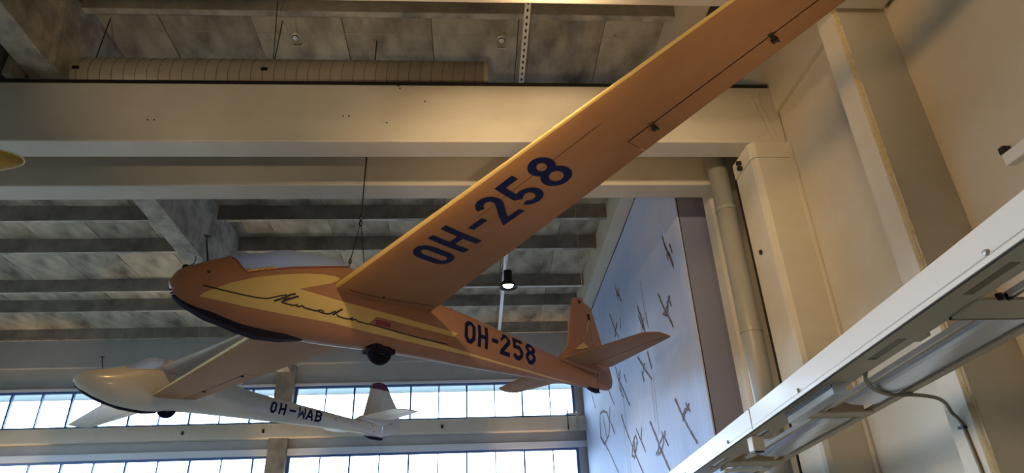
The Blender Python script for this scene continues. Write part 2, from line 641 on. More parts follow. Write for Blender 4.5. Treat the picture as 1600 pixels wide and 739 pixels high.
# right wall with the ledge above
wr = MB()
wr.box(XW, XW+.3, YB-.3, YW+.3, ZF, 8.4)
wall_right = tag(wr.build('wall_right', M['wall']), kind='structure')
MB().box(XW-.055, XW, YB, 4.405, 5.095, 7.6).box(XW-.055, XW, 4.695, 6.595, 5.095, 7.6).build('wall_head_beam', M['wall'], wall_right)


def pilaster(label, y0, y1, xp, z1, ch=.035, worn=True):
    t = thing('pilaster', label, 'pilaster', (XW-.25, (y0+y1)/2, ZF))
    off = (XW-.25, (y0+y1)/2, ZF)
    MB().prism([(xp+ch, y0), (XW, y0), (XW, y1), (xp, y1), (xp, y0+ch)], 'z', ZF, z1).build('shaft', M['plaster'], t, off=off)
    if not worn:
        return t
    # chipped chamfer along the near edge
    mb = MB()
    n = 160
    V = []
    for i in range(n+1):
        z = ZF + (z1-ZF)*i/n
        r = random.uniform(-.004, .004)
        V += [(xp-.002, y0+ch+.004+r*.4, z), (xp+ch*.5-.002, y0+ch*.5-.002, z), (xp+ch+.004+r*1.4, y0-.002, z),
              (xp+ch*.5+.01, y0+ch*.5+.01, z)]
    fs = []
    for i in range(n):
        for k in range(4):
            fs.append((i*4+k, i*4+(k+1) % 4, i*4+4+(k+1) % 4, i*4+4+k))
    mb.add(V, fs)
    mb.build('chipped_edge', M['chip'], t, off=off)
    return t


pilaster('broad beige wall pilaster right of the gliders, dark face towards the viewer', 4.41, 4.69, 3.55, 7.1)
pilaster('beige pilaster behind the grey drainpipe, next to the sky banner', 8.045, 8.33, 3.55, 7.0, worn=False)

# ------------------------------------------------------------------ beams, girders, column
ZB = 4.615
bA = thing('roof_beam', 'large beige front beam crossing the hall behind the orange wing', 'beam', (-5, 6.775, ZB))
off = (-5, 6.775, ZB)
MB().box(XL+.01, XW-.006, 6.60, 6.955, ZB, 5.51).build('beam_body', M['beam'], bA, bevel=.018, off=off)
MB().box(XL+.01, 4.0, 6.585, 6.70, 5.511, 5.545).build('edge_strip', M['black'], bA, off=off)
for dx in (0, .075):
    MB().prism([(3.735+dx, 5.30), (3.755+dx, 5.30), (3.875+dx, 4.66), (3.855+dx, 4.66)], 'y', 6.59, 6.6005).build(
        'cable_duct', M['beam'], bA, off=off)
MB().box(3.70, 3.86, 6.588, 6.6005, 5.28, 5.40).build('patch_plate', M['beam'], bA, bevel=.004, off=off)
for (x, z) in ((-4.0, 4.93), (-3.92, 4.93), (-1.62, 5.0), (-1.55, 5.0), (-.95, 5.49), (-.93, 5.45), (-.6, 5.24), (-1.07, 4.9)):
    MB().lathe([(.0, -.004), (.011, -.004), (.011, .002)], 8, (x, 6.5995, z), 'y').build('bolt_hole', M['black'], bA, off=off)
bB = thing('roof_beam', 'second grey-beige beam just behind and below the front beam', 'beam', (-5, 7.84, ZB))
MB().box(XL+.01, 3.615, 7.655, 8.035, ZB, 5.45).build('beam_body', M['beam'], bB, bevel=.018, off=(-5, 7.84, ZB))
bC = thing('roof_beam', 'beige beam along the very top edge, nearest the viewer', 'beam', (-5, 4.18, ZB))
MB().box(XL+.01, XW-.06, 3.98, 4.358, ZB, 5.51).build('beam_body', M['beam'], bC, bevel=.018, off=(-5, 4.18, ZB))

gL = thing('roof_girder', 'raw concrete girder running in depth at the left, above the orange nose', 'girder', (-5.55, 9, 5.6))
og = (-5.55, 9, 5.6)
MB().box(-5.75, -5.36, YB, YW-.17, 6.174, 7.56, SL).build('girder_body', M['girder'], gL, off=og, bevel=.01)
MB().prism([(6.30, 6.85), (6.52, 5.72), (7.05, 5.66), (7.62, 6.9)], 'x', -5.36, -5.28).build('haunch', M['girder'], gL, off=og)
gR = thing('roof_girder', 'beige girder running in depth at the right, above the sky banner', 'girder', (2.76, 9, 5.6))
MB().box(2.93, 3.232, YB, YW-.17, 6.905, 7.56, SL).build('girder_body', M['wall'], gR, off=(2.76, 9, 5.6), bevel=.006)
MB().box(3.226, 3.238, 8.6, YW-.17, 6.898, 6.92, SL).build('edge_gap_strip', M['black'], gR, off=(2.76, 9, 5.6))  # black strip draws the dark gap between girder and banner
# concrete hanger block at the far upper left
hb = thing('concrete_hanger', 'dark concrete hanger block beside the duct at the upper left corner', 'concrete block', (-6.5, 6.9, 6.0))
MB().prism([(-7.2, 7.2), (-7.2, 5.56), (-6.02, 5.56), (-5.93, 6.25), (-6.22, 6.55), (-6.3, 7.15)], 'y', 6.45, 6.75).build(
    'block', M['concrete'], hb, off=(-6.5, 6.9, 6.0), bevel=.01)
MB().box(-5.86, -5.752, 6.5, 6.72, 5.56, 7.1).build('hanger_post', M['concrete'], hb, off=(-6.5, 6.9, 6.0))

colA = thing('corner_column', 'beige column under the right end of the front beam', 'column', (3.8, 6.9, ZF))
oc = (3.8, 6.9, ZF)
MB().prism([(3.64, 6.60), (XW-.004, 6.60), (XW-.004, 7.17), (3.57, 7.17), (3.57, 6.67), (3.59, 6.625)], 'z', ZF, 4.38).build(
    'shaft', M['plaster'], colA, off=oc)
MB().prism([(3.632, 6.594), (XW-.004, 6.594), (XW-.004, 7.17), (3.563, 7.17), (3.563, 6.666), (3.583, 6.618)], 'z', 4.385, 4.612).build(
    'capital', M['plaster'], colA, off=oc)
for z in (4.5, 4.42, 3.2):
    MB().box(3.50 if z > 4 else 3.54, 3.56, 6.9, 6.94, z-.025, z+.025).build('anchor_bolt', M['black'], colA, off=oc)
MB().box(3.552, 3.575, 7.15, 7.176, ZF, 4.38).build('shadow_joint', M['black'], colA, off=oc)
MB().box(XW-.03, XW-.004, 6.54, 6.598, ZF, 4.6).build('corner_batten', M['plaster'], colA, off=oc)

dp = thing('drainpipe', 'grey vertical drainpipe between the corner column and the sky banner', 'pipe', (3.42, 7.34, ZF))
MB().tube([(3.42, 7.34, ZF), (3.42, 7.34, 5.4)], .132, 20).build('pipe', M['pipe'], dp, smooth=True, off=(3.42, 7.34, ZF))
for z in (.6, 2.3, 4.0):
    MB().tube([(3.42, 7.34, z), (3.42, 7.34, z+.05)], .14, 20).build('pipe_clamp', M['pipe'], dp, smooth=False, off=(3.42, 7.34, ZF))

# ------------------------------------------------------------------ services under the roof
du = thing('spiral_duct', 'beige round spiral duct lying behind the top of the front beam', 'duct', (-3, 7.05, 5.95))
mb = MB().tube([(XL+.2, 7.06, 5.95), (.24, 7.06, 5.95)], .285, 48)
mb.build('duct_tube', M['duct'], du, smooth=True, off=(-3, 7.05, 5.95))
mb = MB()
x = -11.0
while x < .1:
    pts = []
    for k in range(33):
        t = 2*math.pi*k/32
        pts.append((x + .15*k/32, 7.06 + .286*math.sin(t), 5.95 + .286*math.cos(t)))
    mb.tube(pts, .0045, 4, caps=False)
    x += .15
sm = mb.build('spiral_seam', M['duct_seam'], du, off=(-3, 7.05, 5.95))
sm['kind'] = 'stuff'
MB().lathe([(.287, -.03), (.294, -.03), (.294, .03), (.287, .03)], 28, (.20, 7.06, 5.95), 'x').build('end_collar', M['duct'], du, off=(-3, 7.05, 5.95))
for hx in (-5.2, -2.02-.75):
    MB().tube([(hx, 7.06, 6.22), (hx+.02, 7.06, 7.06)], .008, 5).build('hanger_wire', M['wire'], du, off=(-3, 7.05, 5.95))
    MB().box(hx-.04, hx+.04, 6.755, 6.775, 5.88, 5.92).build('duct_clip', M['black'], du, off=(-3, 7.05, 5.95))

tr = thing('cable_track', 'white perforated metal cable track hung under the ceiling, running in depth', 'cable track', (.75, 9, 6.2))
ot = (.75, 9, 6.2)


def track_z(y):
    return 6.75 + SL*y


MB().box(.705, .785, 4.6, 18.2, 6.75, 6.79, SL).build('rail', M['white'], tr, off=ot)
mb = MB()
y = 4.7
while y < 12.5:
    mb.box(.733, .757, y, y+.05, 6.7475, 6.7505, SL)
    y += .115
s = mb.build('slots', M['black'], tr, off=ot)
s['kind'] = 'stuff'
for y in (5.2, 7.9, 10.7, 14.2, 17.6):
    MB().tube([(.745, y, track_z(y)+.04), (.745, y, slab_z(y)+.02)], .008, 5).build('hanger_rod', M['steel'], tr, off=ot)

pl = thing('pendant_lamp', 'black bell-shaped pendant lamp, lit, hanging from the white cable track', 'lamp', (.72, 12.0, 4.86))
MB().lathe([(.0, .24), (.085, .235), (.09, .21), (.09, .04), (.11, .0), (.15, -.05), (.19, -.12), (.194, -.135), (.18, -.13),
            (.135, -.06), (.085, .0), (.08, .02), (.0, .03)], 24, (0, 0, .08)).build('shade', M['blackmetal'], pl, smooth=True)
MB().lathe([(.0, -.132), (.06, -.128), (.098, -.105), (.104, -.075), (.08, -.03), (.0, .0)], 20, (0, 0, .08)).build('bulb', M['bulb'], pl, smooth=True)
for dx in (-.018, .022):
    MB().tube([(dx, 0, .31), (dx*1.6, .0, .7), (dx, 0, track_z(12.0)-4.86+.005)], .009, 5).build('cord', M['white'], pl)
d = bpy.data.lights.new('pendant_light', 'SPOT')
d.energy = 120
d.color = (1, .82, .55)
d.spot_size = math.radians(115)
d.spot_blend = .6
d.shadow_soft_size = .06
o = bpy.data.objects.new('pendant_light', d)
C.objects.link(o)
o.parent = pl
o.location = (0, 0, -.08)

for (x, y, lb) in ((-2.64, 7.37, 'small white smoke detector on the concrete ceiling, left one above the duct'),
                   (.47, 7.37, 'small white smoke detector on the concrete ceiling, beside the cable track')):
    z = slab_z(y)
    sd = thing('smoke_detector', lb, 'smoke detector', (x, y, z))
    MB().lathe([(.0, -.075), (.035, -.07), (.05, -.03), (.058, -.028), (.058, .012)], 18).build('housing', M['white'], sd, smooth=True)
    MB().lathe([(.045, -.048), (.053, -.044), (.053, -.034), (.045, -.03)], 18).build('sensor_slot', M['black'], sd)
    MB().box(-.075, .075, .16, .165, -.06, .0).build('number_tag', M['white'], sd)
    mb = MB()
    for k in range(4):
        mb.box(-.055+k*.03, -.037+k*.03, .157, .1605, -.045, -.015)
    mb.build('tag_print', M['wire'], sd)

cp = thing('ceiling_conduit', 'thin white conduit fixed along a far ceiling rib', 'conduit', (-4, 15.46, 6.2))
MB().tube([(-5.3, 15.44, 6.215), (2.92, 15.44, 6.215)], .022, 6).build('tube', M['white'], cp, off=(-4, 15.46, 6.2))
cp2 = thing('ceiling_wire', 'thin pale wire stretched across the board-marked ceiling slab', 'wire', (-1, 7.2, 7.05))
MB().tube([(-4.9, 7.28, 7.05), (2.5, 7.30, 7.05)], .005, 4).build('wire', M['palewire'], cp2, off=(-1, 7.2, 7.05))
for k in range(5):
    MB().box(-4.6+1.7*k, -4.58+1.7*k, 7.27, 7.31, 7.04, 7.1).build('clip', M['palewire'], cp2, off=(-1, 7.2, 7.05))
cw = thing('hanging_cable', 'thin dark cable dropping from the ceiling to the spiral duct', 'cable', (-2.75, 7.3, 7))
MB().tube([(-2.62, 6.44, 6.80), (-2.78, 7.06, 6.22)], .007, 5).build('cable', M['wire'], cw, off=(-2.75, 7.3, 7))

tag(MB().box(3.29, XW-.002, 8.73, YW-.31, 7.52, 7.53, SL).prism([(8.73, ZF), (8.73, 7.52+SL*8.73), (YW-.31, 7.52+SL*(YW-.31)), (YW-.31, ZF)], 'x', 3.29, XW-.002).build(
    'wall_partition', M['partition']), kind='structure')

# ------------------------------------------------------------------ sky banner with printed aircraft sketches
bn = thing('sky_banner', 'tall pale blue hanging banner printed with pencil sketches of aeroplanes', 'banner', (3.25, 13.8, 2))
XB0, XBK = 3.245, 0.0


def xban(y):
    return XB0 + XBK*y


def fold(y):
    return .012*math.sin(y*9.0) * max(0, 1-(y-8.712)/1.6) + .006*math.sin(y*2.1)


def onban(y, z):
    return y, z


V, Fc = [], []
ny, nz_ = 90, 4
for i in range(ny+1):
    y = 8.712 + (18.84-8.712)*i/ny
    wv = fold(y)
    for j in range(nz_+1):
        zt = 6.925 + SL*y
        z = -1.2 + (zt+1.2)*j/nz_
        V.append((xban(y)+wv*(1 if i > 0 else 0), y, z))
n0 = len(V)
V += [(a[0]+.02, a[1], a[2]) for a in V]
for i in range(ny):
    for j in range(nz_):
        a = i*(nz_+1)+j
        q = (a, a+1, a+nz_+2, a+nz_+1)
        Fc.append(q)
        Fc.append(tuple(k+n0 for k in reversed(q)))
for i in range(ny):
    for j in (0, nz_):
        a = i*(nz_+1)+j
        Fc.append((a, a+nz_+1, a+nz_+1+n0, a+n0))
for j in range(nz_):
    for i in (0, ny):
        a = i*(nz_+1)+j
        Fc.append((a, a+1, a+1+n0, a+n0))
mb = MB().add([(a[0]-3.25, a[1]-13.8, a[2]-2) for a in V], Fc)
mb.build('cloth', M['banner'], bn, smooth=False)
MB().tube([(3.267, 8.70, 6.93+SL*8.70), (3.267, 18.82, 6.93+SL*18.82)], .02, 6).build('top_rail', M['steel'], bn, off=(3.25, 13.8, 2))


def ribbon2(pts, wd, closed=False):
    """mitred quads for a 2D polyline"""
    P = [Vector(p) for p in pts]
    n = len(P)
    if closed and (P[0]-P[-1]).length < 1e-6:
        P.pop()
        n -= 1
    L, R = [], []
    for i in range(n):
        if closed:
            a, b = P[i-1], P[(i+1) % n]
        else:
            a, b = P[max(i-1, 0)], P[min(i+1, n-1)]
        d1 = (P[i]-a).normalized() if (P[i]-a).length > 1e-9 else (b-P[i]).normalized()
        d2 = (b-P[i]).normalized() if (b-P[i]).length > 1e-9 else d1
        n1, n2 = Vector((-d1.y, d1.x)), Vector((-d2.y, d2.x))
        m = (n1+n2)
        if m.length < 1e-4:
            m = n1
        m.normalize()
        k = min(1/max(m.dot(n1), .3), 2.2)
        ww = wd[i] if isinstance(wd, (list, tuple)) else wd
        L.append(P[i]+m*(ww/2*k))
        R.append(P[i]-m*(ww/2*k))
    q = []
    rng = range(n) if closed else range(n-1)
    for i in rng:
        j = (i+1) % n
        q.append([L[i], L[j], R[j], R[i]])
    return q


def sketch(lines, name='aircraft_sketch'):
    lines = [[onban(*p) for p in l] for l in lines]
    mb = MB()
    rnd = random.Random(len(lines)*13+int(lines[0][0][0]*100))
    k = 0
    for li, ln in enumerate(lines):
        passes = 3 if li == 0 else 2
        for ps in range(passes):
            o = rnd.uniform(-.035, .035) if ps else 0
            o2 = rnd.uniform(-.035, .035) if ps else 0
            # resample with a little hand jitter
            pts = []
            for (a, b) in zip(ln, ln[1:]):
                for s in range(6):
                    t = s/6
                    pts.append((a[0]+(b[0]-a[0])*t+o+rnd.uniform(-.008, .008), a[1]+(b[1]-a[1])*t+o2+rnd.uniform(-.008, .008)))
            pts.append((ln[-1][0]+o, ln[-1][1]+o2))
            w0 = (.042 if li == 0 else .032) if ps == 0 else .016
            wd = [w0*(.7+.6*rnd.random()) for _ in pts]
            for q in ribbon2(pts, wd):
                mb.add([(xban(p.x)+fold(p.x)-.005-.0003*k-3.25, p.x-13.8, p.y-2) for p in q], [(0, 1, 2, 3)])
            k += 1
    o = mb.build(name, M['sketch'], bn)
    o['kind'] = 'stuff'
    return o


SK = [
    [[(9.56, 4.72), (9.44, 4.41), (9.37, 4.32), (9.26, 4.03)], [(9.3, 4.46), (9.22, 4.26)], [(9.48, 4.37), (9.46, 4.24)], [(9.5, 4.5), (9.36, 4.25)]],
    [[(10.24, 3.96), (10.06, 3.62), (9.96, 3.5), (9.71, 3.17)], [(9.83, 3.6), (10.02, 3.55), (10.14, 3.54), (9.95, 3.44), (9.83, 3.6)], [(9.74, 3.7), (9.64, 3.49)], [(9.63, 3.67), (9.86, 3.61)]],
    [[(13.28, 5.29), (13.2, 5.09), (13.06, 5.02), (12.9, 4.82)], [(12.99, 5.16), (13.18, 5.07), (13.2, 4.98)]],
    [[(14.12, 4.93), (13.83, 4.54), (13.7, 4.37), (13.48, 4.15)], [(13.54, 4.54), (13.76, 4.39), (13.85, 4.3)], [(13.18, 4.54), (13.24, 4.31)]],
    [[(11.67, 4.25), (11.46, 3.95), (11.33, 3.61)], [(11.67, 4.04), (11.53, 3.81), (11.33, 3.61)], [(11.3, 3.87), (11.5, 3.77), (11.6, 3.65)], [(11.14, 3.9), (11.1, 3.61)]],
    [[(12.15, 3.36), (11.81, 3.09), (11.64, 2.94), (11.31, 2.7)], [(11.65, 3.11), (11.8, 3.02), (11.85, 2.95)], [(11.36, 3.24), (11.22, 2.88)], [(11.95, 3.02), (11.86, 2.81)]],
    [[(14.13, 3.7), (14.0, 3.4), (13.73, 3.14), (13.23, 2.64)], [(13.67, 3.51), (13.98, 3.18), (13.66, 2.9)], [(13.43, 3.33), (13.28, 3.12)], [(13.9, 3.5), (13.8, 2.95)]],
    [[(16.45, 3.08), (16.09, 3.08), (15.63, 2.96), (15.38, 2.67), (15.68, 2.42), (16.25, 2.3), (16.65, 2.54), (16.56, 2.88), (16.45, 3.08)], [(16.15, 2.96), (15.94, 2.39)], [(16.3, 2.37), (14.96, 1.49)], [(17.36, 3.78), (16.99, 3.32)], [(15.16, 3.38), (14.62, 2.92)], [(15.16, 3.0), (15.45, 2.68)], [(15.24, 2.63), (14.94, 2.33)]],
    [[(14.07, 2.59), (13.72, 2.17), (13.43, 1.86), (13.11, 1.54), (12.8, 1.26), (12.5, 1.0)], [(13.05, 1.99), (12.94, 1.86), (13.31, 1.59), (13.51, 1.67), (13.26, 1.91), (13.05, 1.99)], [(12.48, 2.07), (12.68, 1.85)], [(12.94, 2.11), (12.42, 1.61)], [(13.2, 1.9), (13.25, 1.65)]],
    [[(11.84, 2.05), (11.56, 1.75), (11.38, 1.51), (10.97, 1.1)], [(11.08, 1.68), (11.09, 1.58), (11.37, 1.45), (11.55, 1.44), (11.43, 1.58), (11.08, 1.68)], [(10.93, 1.74), (11.02, 1.64)], [(11.14, 1.75), (10.85, 1.48)], [(11.68, 1.43), (11.55, 1.51)]],
    [[(10.17, 2.11), (10.02, 1.89), (9.9, 1.74), (9.68, 1.53), (9.45, 1.32)], [(9.59, 1.84), (9.79, 1.81), (9.94, 1.73), (9.94, 1.79), (9.77, 1.86), (9.59, 1.84)], [(9.67, 1.93), (9.52, 1.77)], [(9.52, 1.91), (9.59, 1.84)]],
]
for L in SK:
    sketch(L)
mb = MB()
for ln in ([(11.22, 4.58), (11.21, 3.74)], [(11.18, 2.82), (11.31, 1.72)], [(11.35, 2.75), (11.45, 1.97)], [(13.7, 2.9), (13.75, 1.2)], [(13.95, 2.6), (13.95, 1.2)]):
    for q in ribbon2([onban(ln[0][0]+(ln[1][0]-ln[0][0])*t_/12, ln[0][1]+(ln[1][1]-ln[0][1])*t_/12) for t_ in range(13)], .014):
        mb.add([(xban(p.x)+fold(p.x)-.005-3.25, p.x-13.8, p.y-2) for p in q], [(0, 1, 2, 3)])
mb.build('contrail_print', M['sketch'], bn)['kind'] = 'stuff'

# ------------------------------------------------------------------ gliders


class Fuselage:
    def __init__(s, xs, ws, zt, zb, n=2.15):
        o = sorted(range(len(xs)), key=lambda i: xs[i])
        s.xs = [xs[i] for i in o]
        s.ws = [ws[i] for i in o]
        s.zt = [zt[i] for i in o]
        s.zb = [zb[i] for i in o]
        s.n = n

    def dims(s, x):
        w = interp(s.xs, s.ws, x)
        a = interp(s.xs, s.zt, x)
        b = interp(s.xs, s.zb, x)
        return w, a, b, b+(a-b)*.52

    def pt(s, x, th, grow=0.0):
        w, a, b, zc = s.dims(x)
        c, q = math.cos(th), math.sin(th)
        e = 2/s.n
        cc = math.copysign(abs(c)**e, c)
        ss = math.copysign(abs(q)**e, q)
        hz = (a-zc) if c > 0 else (zc-b)
        return Vector((x, (w+grow)*ss, zc+(hz+grow)*cc))

    def theta(s, x, z):
        w, a, b, zc = s.dims(x)
        c = (z-zc)/((a-zc) if z > zc else (zc-b))
        c = max(-1, min(1, c))
        c = math.copysign(abs(c)**(s.n/2), c)
        return math.acos(c)

    def side(s, x, z, grow=.003):
        """port-side surface point at (x, z)"""
        w, a, b, zc = s.dims(x)
        h = (a-zc) if z > zc else (zc-b)
        t = min(.999, abs(z-zc)/h)
        return Vector((x, w*(1-t**s.n)**(1/s.n)+grow, z))


def trapezoids(polys, xstep):
    """even-odd trapezoid decomposition of 2D polygons along x"""
    out = []
    for poly in polys:
        xs = sorted(set(round(p[0], 5) for p in poly))
        cols = []
        for a, b in zip(xs, xs[1:]):
            k = max(1, int(math.ceil((b-a)/xstep)))
            cols += [a+(b-a)*i/k for i in range(k)]
        cols.append(xs[-1])
        n = len(poly)
        for a, b in zip(cols, cols[1:]):
            if b-a < 1e-6:
                continue
            m = (a+b)/2
            hits = []
            for i in range(n):
                p, q = poly[i], poly[(i+1) % n]
                if (p[0] <= m < q[0]) or (q[0] <= m < p[0]):
                    f = lambda x, p=p, q=q: p[1]+(q[1]-p[1])*(x-p[0])/(q[0]-p[0])
                    hits.append((f(m), f(a), f(b)))
            hits.sort()
            for i in range(0, len(hits)-1, 2):
                out.append((a, b, hits[i][1], hits[i][2], hits[i+1][1], hits[i+1][2]))
    return out


def decal(name, polys, mapf, material, parent, xstep=.05, zstep=.05):
    mb = MB()
    for (a, b, la, lb, ha, hb_) in trapezoids(polys, xstep):
        k = max(1, int(math.ceil(max(ha-la, hb_-lb)/zstep)))
        V = []
        for j in range(k+1):
            t = j/k
            V.append(mapf(a, la+(ha-la)*t))
            V.append(mapf(b, lb+(hb_-lb)*t))
        mb.add(V, [(2*j, 2*j+1, 2*j+3, 2*j+2) for j in range(k)])
    return mb.build(name, material, parent)


def arc(cx, cy, rx, ry, a0, a1, n=14):
    return [(cx+rx*math.cos(math.radians(a0+(a1-a0)*i/n)), cy+ry*math.sin(math.radians(a0+(a1-a0)*i/n))) for i in range(n+1)]


def glyph(ch, t, style):
    """strokes in a 1-high box; returns list of (polyline, closed); width W"""
    h = t/2
    if style == 'block':       # squarish, chamfered corners
        W = .66
        c = .16
        if ch == 'O':
            return [([(h+c, h), (W-h-c, h), (W-h, h+c), (W-h, 1-h-c), (W-h-c, 1-h), (h+c, 1-h), (h, 1-h-c), (h, h+c)], True)], W
        if ch == '2':
            return [([(h, .76), (h, 1-h-c), (h+c, 1-h), (W-h-c, 1-h), (W-h, 1-h-c), (W-h, .66), (h, h+.06), (h, h), (W, h)], False)], W
        if ch == '5':
            return [([(W, 1-h), (h, 1-h), (h, .58), (W-h-c, .58), (W-h, .58-c), (W-h, h+c), (W-h-c, h), (h+c, h), (h*.6, h+c*.8)], False)], W
        if ch == '8':
            return [([(h+c, .54), (W-h-c, .54), (W-h, .54+c), (W-h, 1-h-c), (W-h-c, 1-h), (h+c, 1-h), (h, 1-h-c), (h, .54+c)], True),
                    ([(h+c, h), (W-h-c, h), (W-h, h+c), (W-h, .54-c), (W-h-c, .54), (h+c, .54), (h, .54-c), (h, h+c)], True)], W
    else:
        W = .55
        if ch == 'O':
            r = W/2-h
            return [(arc(W/2, 1-h-r, r, r, 0, 180) + arc(W/2, h+r, r, r, 180, 360), True)], W
        if ch == '2':
            r = W/2-h
            return [(arc(W/2, 1-h-r, r, r, 170, -25) + [(W*.62, .47), (W*.36, .27), (h*1.1, h), (W, h)], False)], W
        if ch == '5':
            r = W/2-h*.9
            return [([(W*.92, 1-h), (h*1.3, 1-h), (h*1.0, .47)] + arc(W/2, h+r, r, r, 135, -160, 20), False)], W
        if ch == '8':
            r1, r2 = W*.5-h-.01, W*.56-h
            return [(arc(W/2, 1-h-r1, r1, r1, 0, 340, 20), True), (arc(W/2, h+r2, r2, r2, 0, 340, 22), True)], W
    if ch == 'H':
        W = .60
        return [([(h, 0), (h, 1)], False), ([(W-h, 0), (W-h, 1)], False), ([(h, .48), (W-h, .48)], False)], W
    if ch == '-':
        W = .42
        return [([(0, .5), (W, .5)], False)], W
    if ch == 'W':
        W = .78
        return [([(h, 1), (h*1.1, h), (W/2, .62), (W-h*1.1, h), (W-h, 1)], False)], W
    if ch == 'A':
        W = .70
        return [([(h*.6, 0), (W/2-.02, 1-h), (W/2+.02, 1-h), (W-h*.6, 0)], False), ([(W*.24, .3), (W*.76, .3)], False)], W
    if ch == 'B':
        W = .64
        c = .14
        return [([(h, h), (W-h-c, h), (W-h, h+c), (W-h, .52-c), (W-h-c, .52), (h, .52)], True),
                ([(h, .52), (W-h-c, .52), (W-h, .52+c), (W-h, 1-h-c), (W-h-c, 1-h), (h, 1-h)], True)], W
    return [], .3


def lettering(text, places, t, style, aff, mapf, material, parent):
    """places: (x0, width) of every glyph; aff(u, v)->2D surface coords; one decal per character"""
    for ch, (u0, wdt) in zip(text, places):
        st, W = glyph(ch, t, style)
        polys = []
        for pl_, cl in st:
            pts = [(u0+p[0]/W*wdt, p[1]) for p in pl_]
            # stroke in isotropic units
            for q in ribbon2([aff(*p) for p in pts], t*aff.h, cl):
                polys.append([tuple(v) for v in q])
        nm = {'-': 'hyphen'}.get(ch, 'digit' if ch.isdigit() else 'letter')
        o = decal('registration_' + nm, polys, mapf, material, parent, .03, .03)
        o['label'] = 'dark blue painted %s of the registration' % ('hyphen' if ch == '-' else ch)


class Aff:
    def __init__(s, o, u, v):
        s.o, s.u, s.v = Vector(o), Vector(u), Vector(v)
        s.h = s.v.length

    def __call__(s, a, b):
        p = s.o + s.u*a + s.v*b
        return (p.x, p.y)


def naca(t, camber=.025, n=14):
    """closed airfoil loop, chord coordinate 0..1: from TE over the top to LE and back below"""
    up, lo = [], []
    for i in range(n+1):
        x = .5*(1-math.cos(math.pi*i/n))
        yt = 5*t*(.2969*math.sqrt(x)-.126*x-.3516*x*x+.2843*x**3-.1015*x**4)
        yc = camber*(2*.4*x-x*x)/.16 if x < .4 else camber/.36*((1-.8)+.8*x-x*x)
        up.append((x, yc+yt))
        lo.append((x, yc-yt))
    return list(reversed(up)) + lo[1:]


class Wing:
    """half wing; sgn=+1 port. le, te: chord ends (x) as functions of span"""

    def __init__(s, z0, dih, le, te, ytip, sgn):
        s.z0, s.dih, s.le, s.te, s.yt, s.sgn = z0, dih, le, te, ytip, sgn

    def sec(s, y):
        a, b = s.le(y), s.te(y)
        # rounded tip
        k = max(0.0, (y-(s.yt-.28))/.28)
        if k > 0:
            c = 1-math.sqrt(max(0, 1-min(k, .995)**2))
            mid = a+(b-a)*.62
            a2 = a+(mid-a)*c*.95
            b2 = b+(mid-b)*c*.55
            a, b = a2, b2
        th = .15-.04*y/s.yt
        return a, b, th*(1-.35*k)

    def z(s, y):
        return s.z0+math.tan(s.dih)*y

    def point(s, y, cx, cz):
        a, b, th = s.sec(y)
        ch = a-b
        return Vector((a-cx*ch, s.sgn*y, s.z(y)+cz*ch))

    def lower(s, x, y, grow=.004):
        a, b, th = s.sec(abs(y))
        ch = a-b
        c = min(.999, max(.0005, (a-x)/ch))
        yt = 5*th*(.2969*math.sqrt(c)-.126*c-.3516*c*c+.2843*c**3-.1015*c**4)
        cam_ = .02
        yc = cam_*(2*.4*c-c*c)/.16 if c < .4 else cam_/.36*(.2+.8*c-c*c)
        return Vector((x, y, s.z(abs(y))+(yc-yt)*ch-grow))

    def shell(s, ys, c0=0.0, c1=1.0, n=14):
        """solid between chord fractions c0..c1 over spans ys"""
        mb = MB()
        rows = []
        for y in ys:
            a, b, th = s.sec(y)
            up, lo = [], []
            for i in range(n+1):
                f = .5*(1-math.cos(math.pi*i/n)) if c0 == 0 and c1 == 1 else (1-math.cos(math.pi/2*i/n) if c0 == 0 else i/n)
                c = c0+(c1-c0)*f
                yt = 5*th*(.2969*math.sqrt(c)-.126*c-.3516*c*c+.2843*c**3-.1015*c**4)
                yc = .02*(2*.4*c-c*c)/.16 if c < .4 else .02/.36*(.2+.8*c-c*c)
                up.append((c, yc+yt))
                lo.append((c, yc-yt))
            loop = list(reversed(up)) + (lo[1:] if c0 == 0 else lo)
            rows.append([s.point(y, c, z) for c, z in loop])
        m = len(rows[0])
        V = [p for r in rows for p in r]
        Fs = []
        for i in range(len(rows)-1):
            for k in range(m):
                k2 = (k+1) % m
                Fs.append((i*m+k, i*m+k2, (i+1)*m+k2, (i+1)*m+k))
        Fs.append(tuple(range(m)))
        Fs.append(tuple(reversed(range((len(rows)-1)*m, len(rows)*m))))
        return mb.add(V, Fs)


def smooth_by_angle(o, ang=40):
    me = o.data
    for p in me.polygons:
        p.use_smooth = True
    try:
        me.set_sharp_from_angle(angle=math.radians(ang))
    except Exception:
        pass


def foil_rows(rows, n=8, tc=.11):
    """rows: (LE point, TE point, thickness direction) -> lens solid"""
    mb = MB()
    R = []
    for le, te, nv, tmax, fl, ft in rows:
        le, te, nv = Vector(le), Vector(te), Vector(nv)
        up, lo = [], []
        for i in range(n+1):
            f = i/n
            # fl..ft chord fraction range of the whole surface
            c = fl+(ft-fl)*(f*f if fl == 0 else f)
            h = tmax*2.2*(math.sqrt(max(c, 0))*(1-c)*.9+.012)
            p = le+(te-le)*((c-fl)/(ft-fl))
            up.append(p+nv*h/2)
            lo.append(p-nv*h/2)
        R.append(list(reversed(up))+lo)
    m = len(R[0])
    V = [p for r in R for p in r]
    Fs = []
    for i in range(len(R)-1):
        for k in range(m):
            k2 = (k+1) % m
            Fs.append((i*m+k, i*m+k2, (i+1)*m+k2, (i+1)*m+k))
    Fs.append(tuple(range(m)))
    Fs.append(tuple(reversed(range((len(R)-1)*m, len(R)*m))))
    return mb.add(V, Fs)


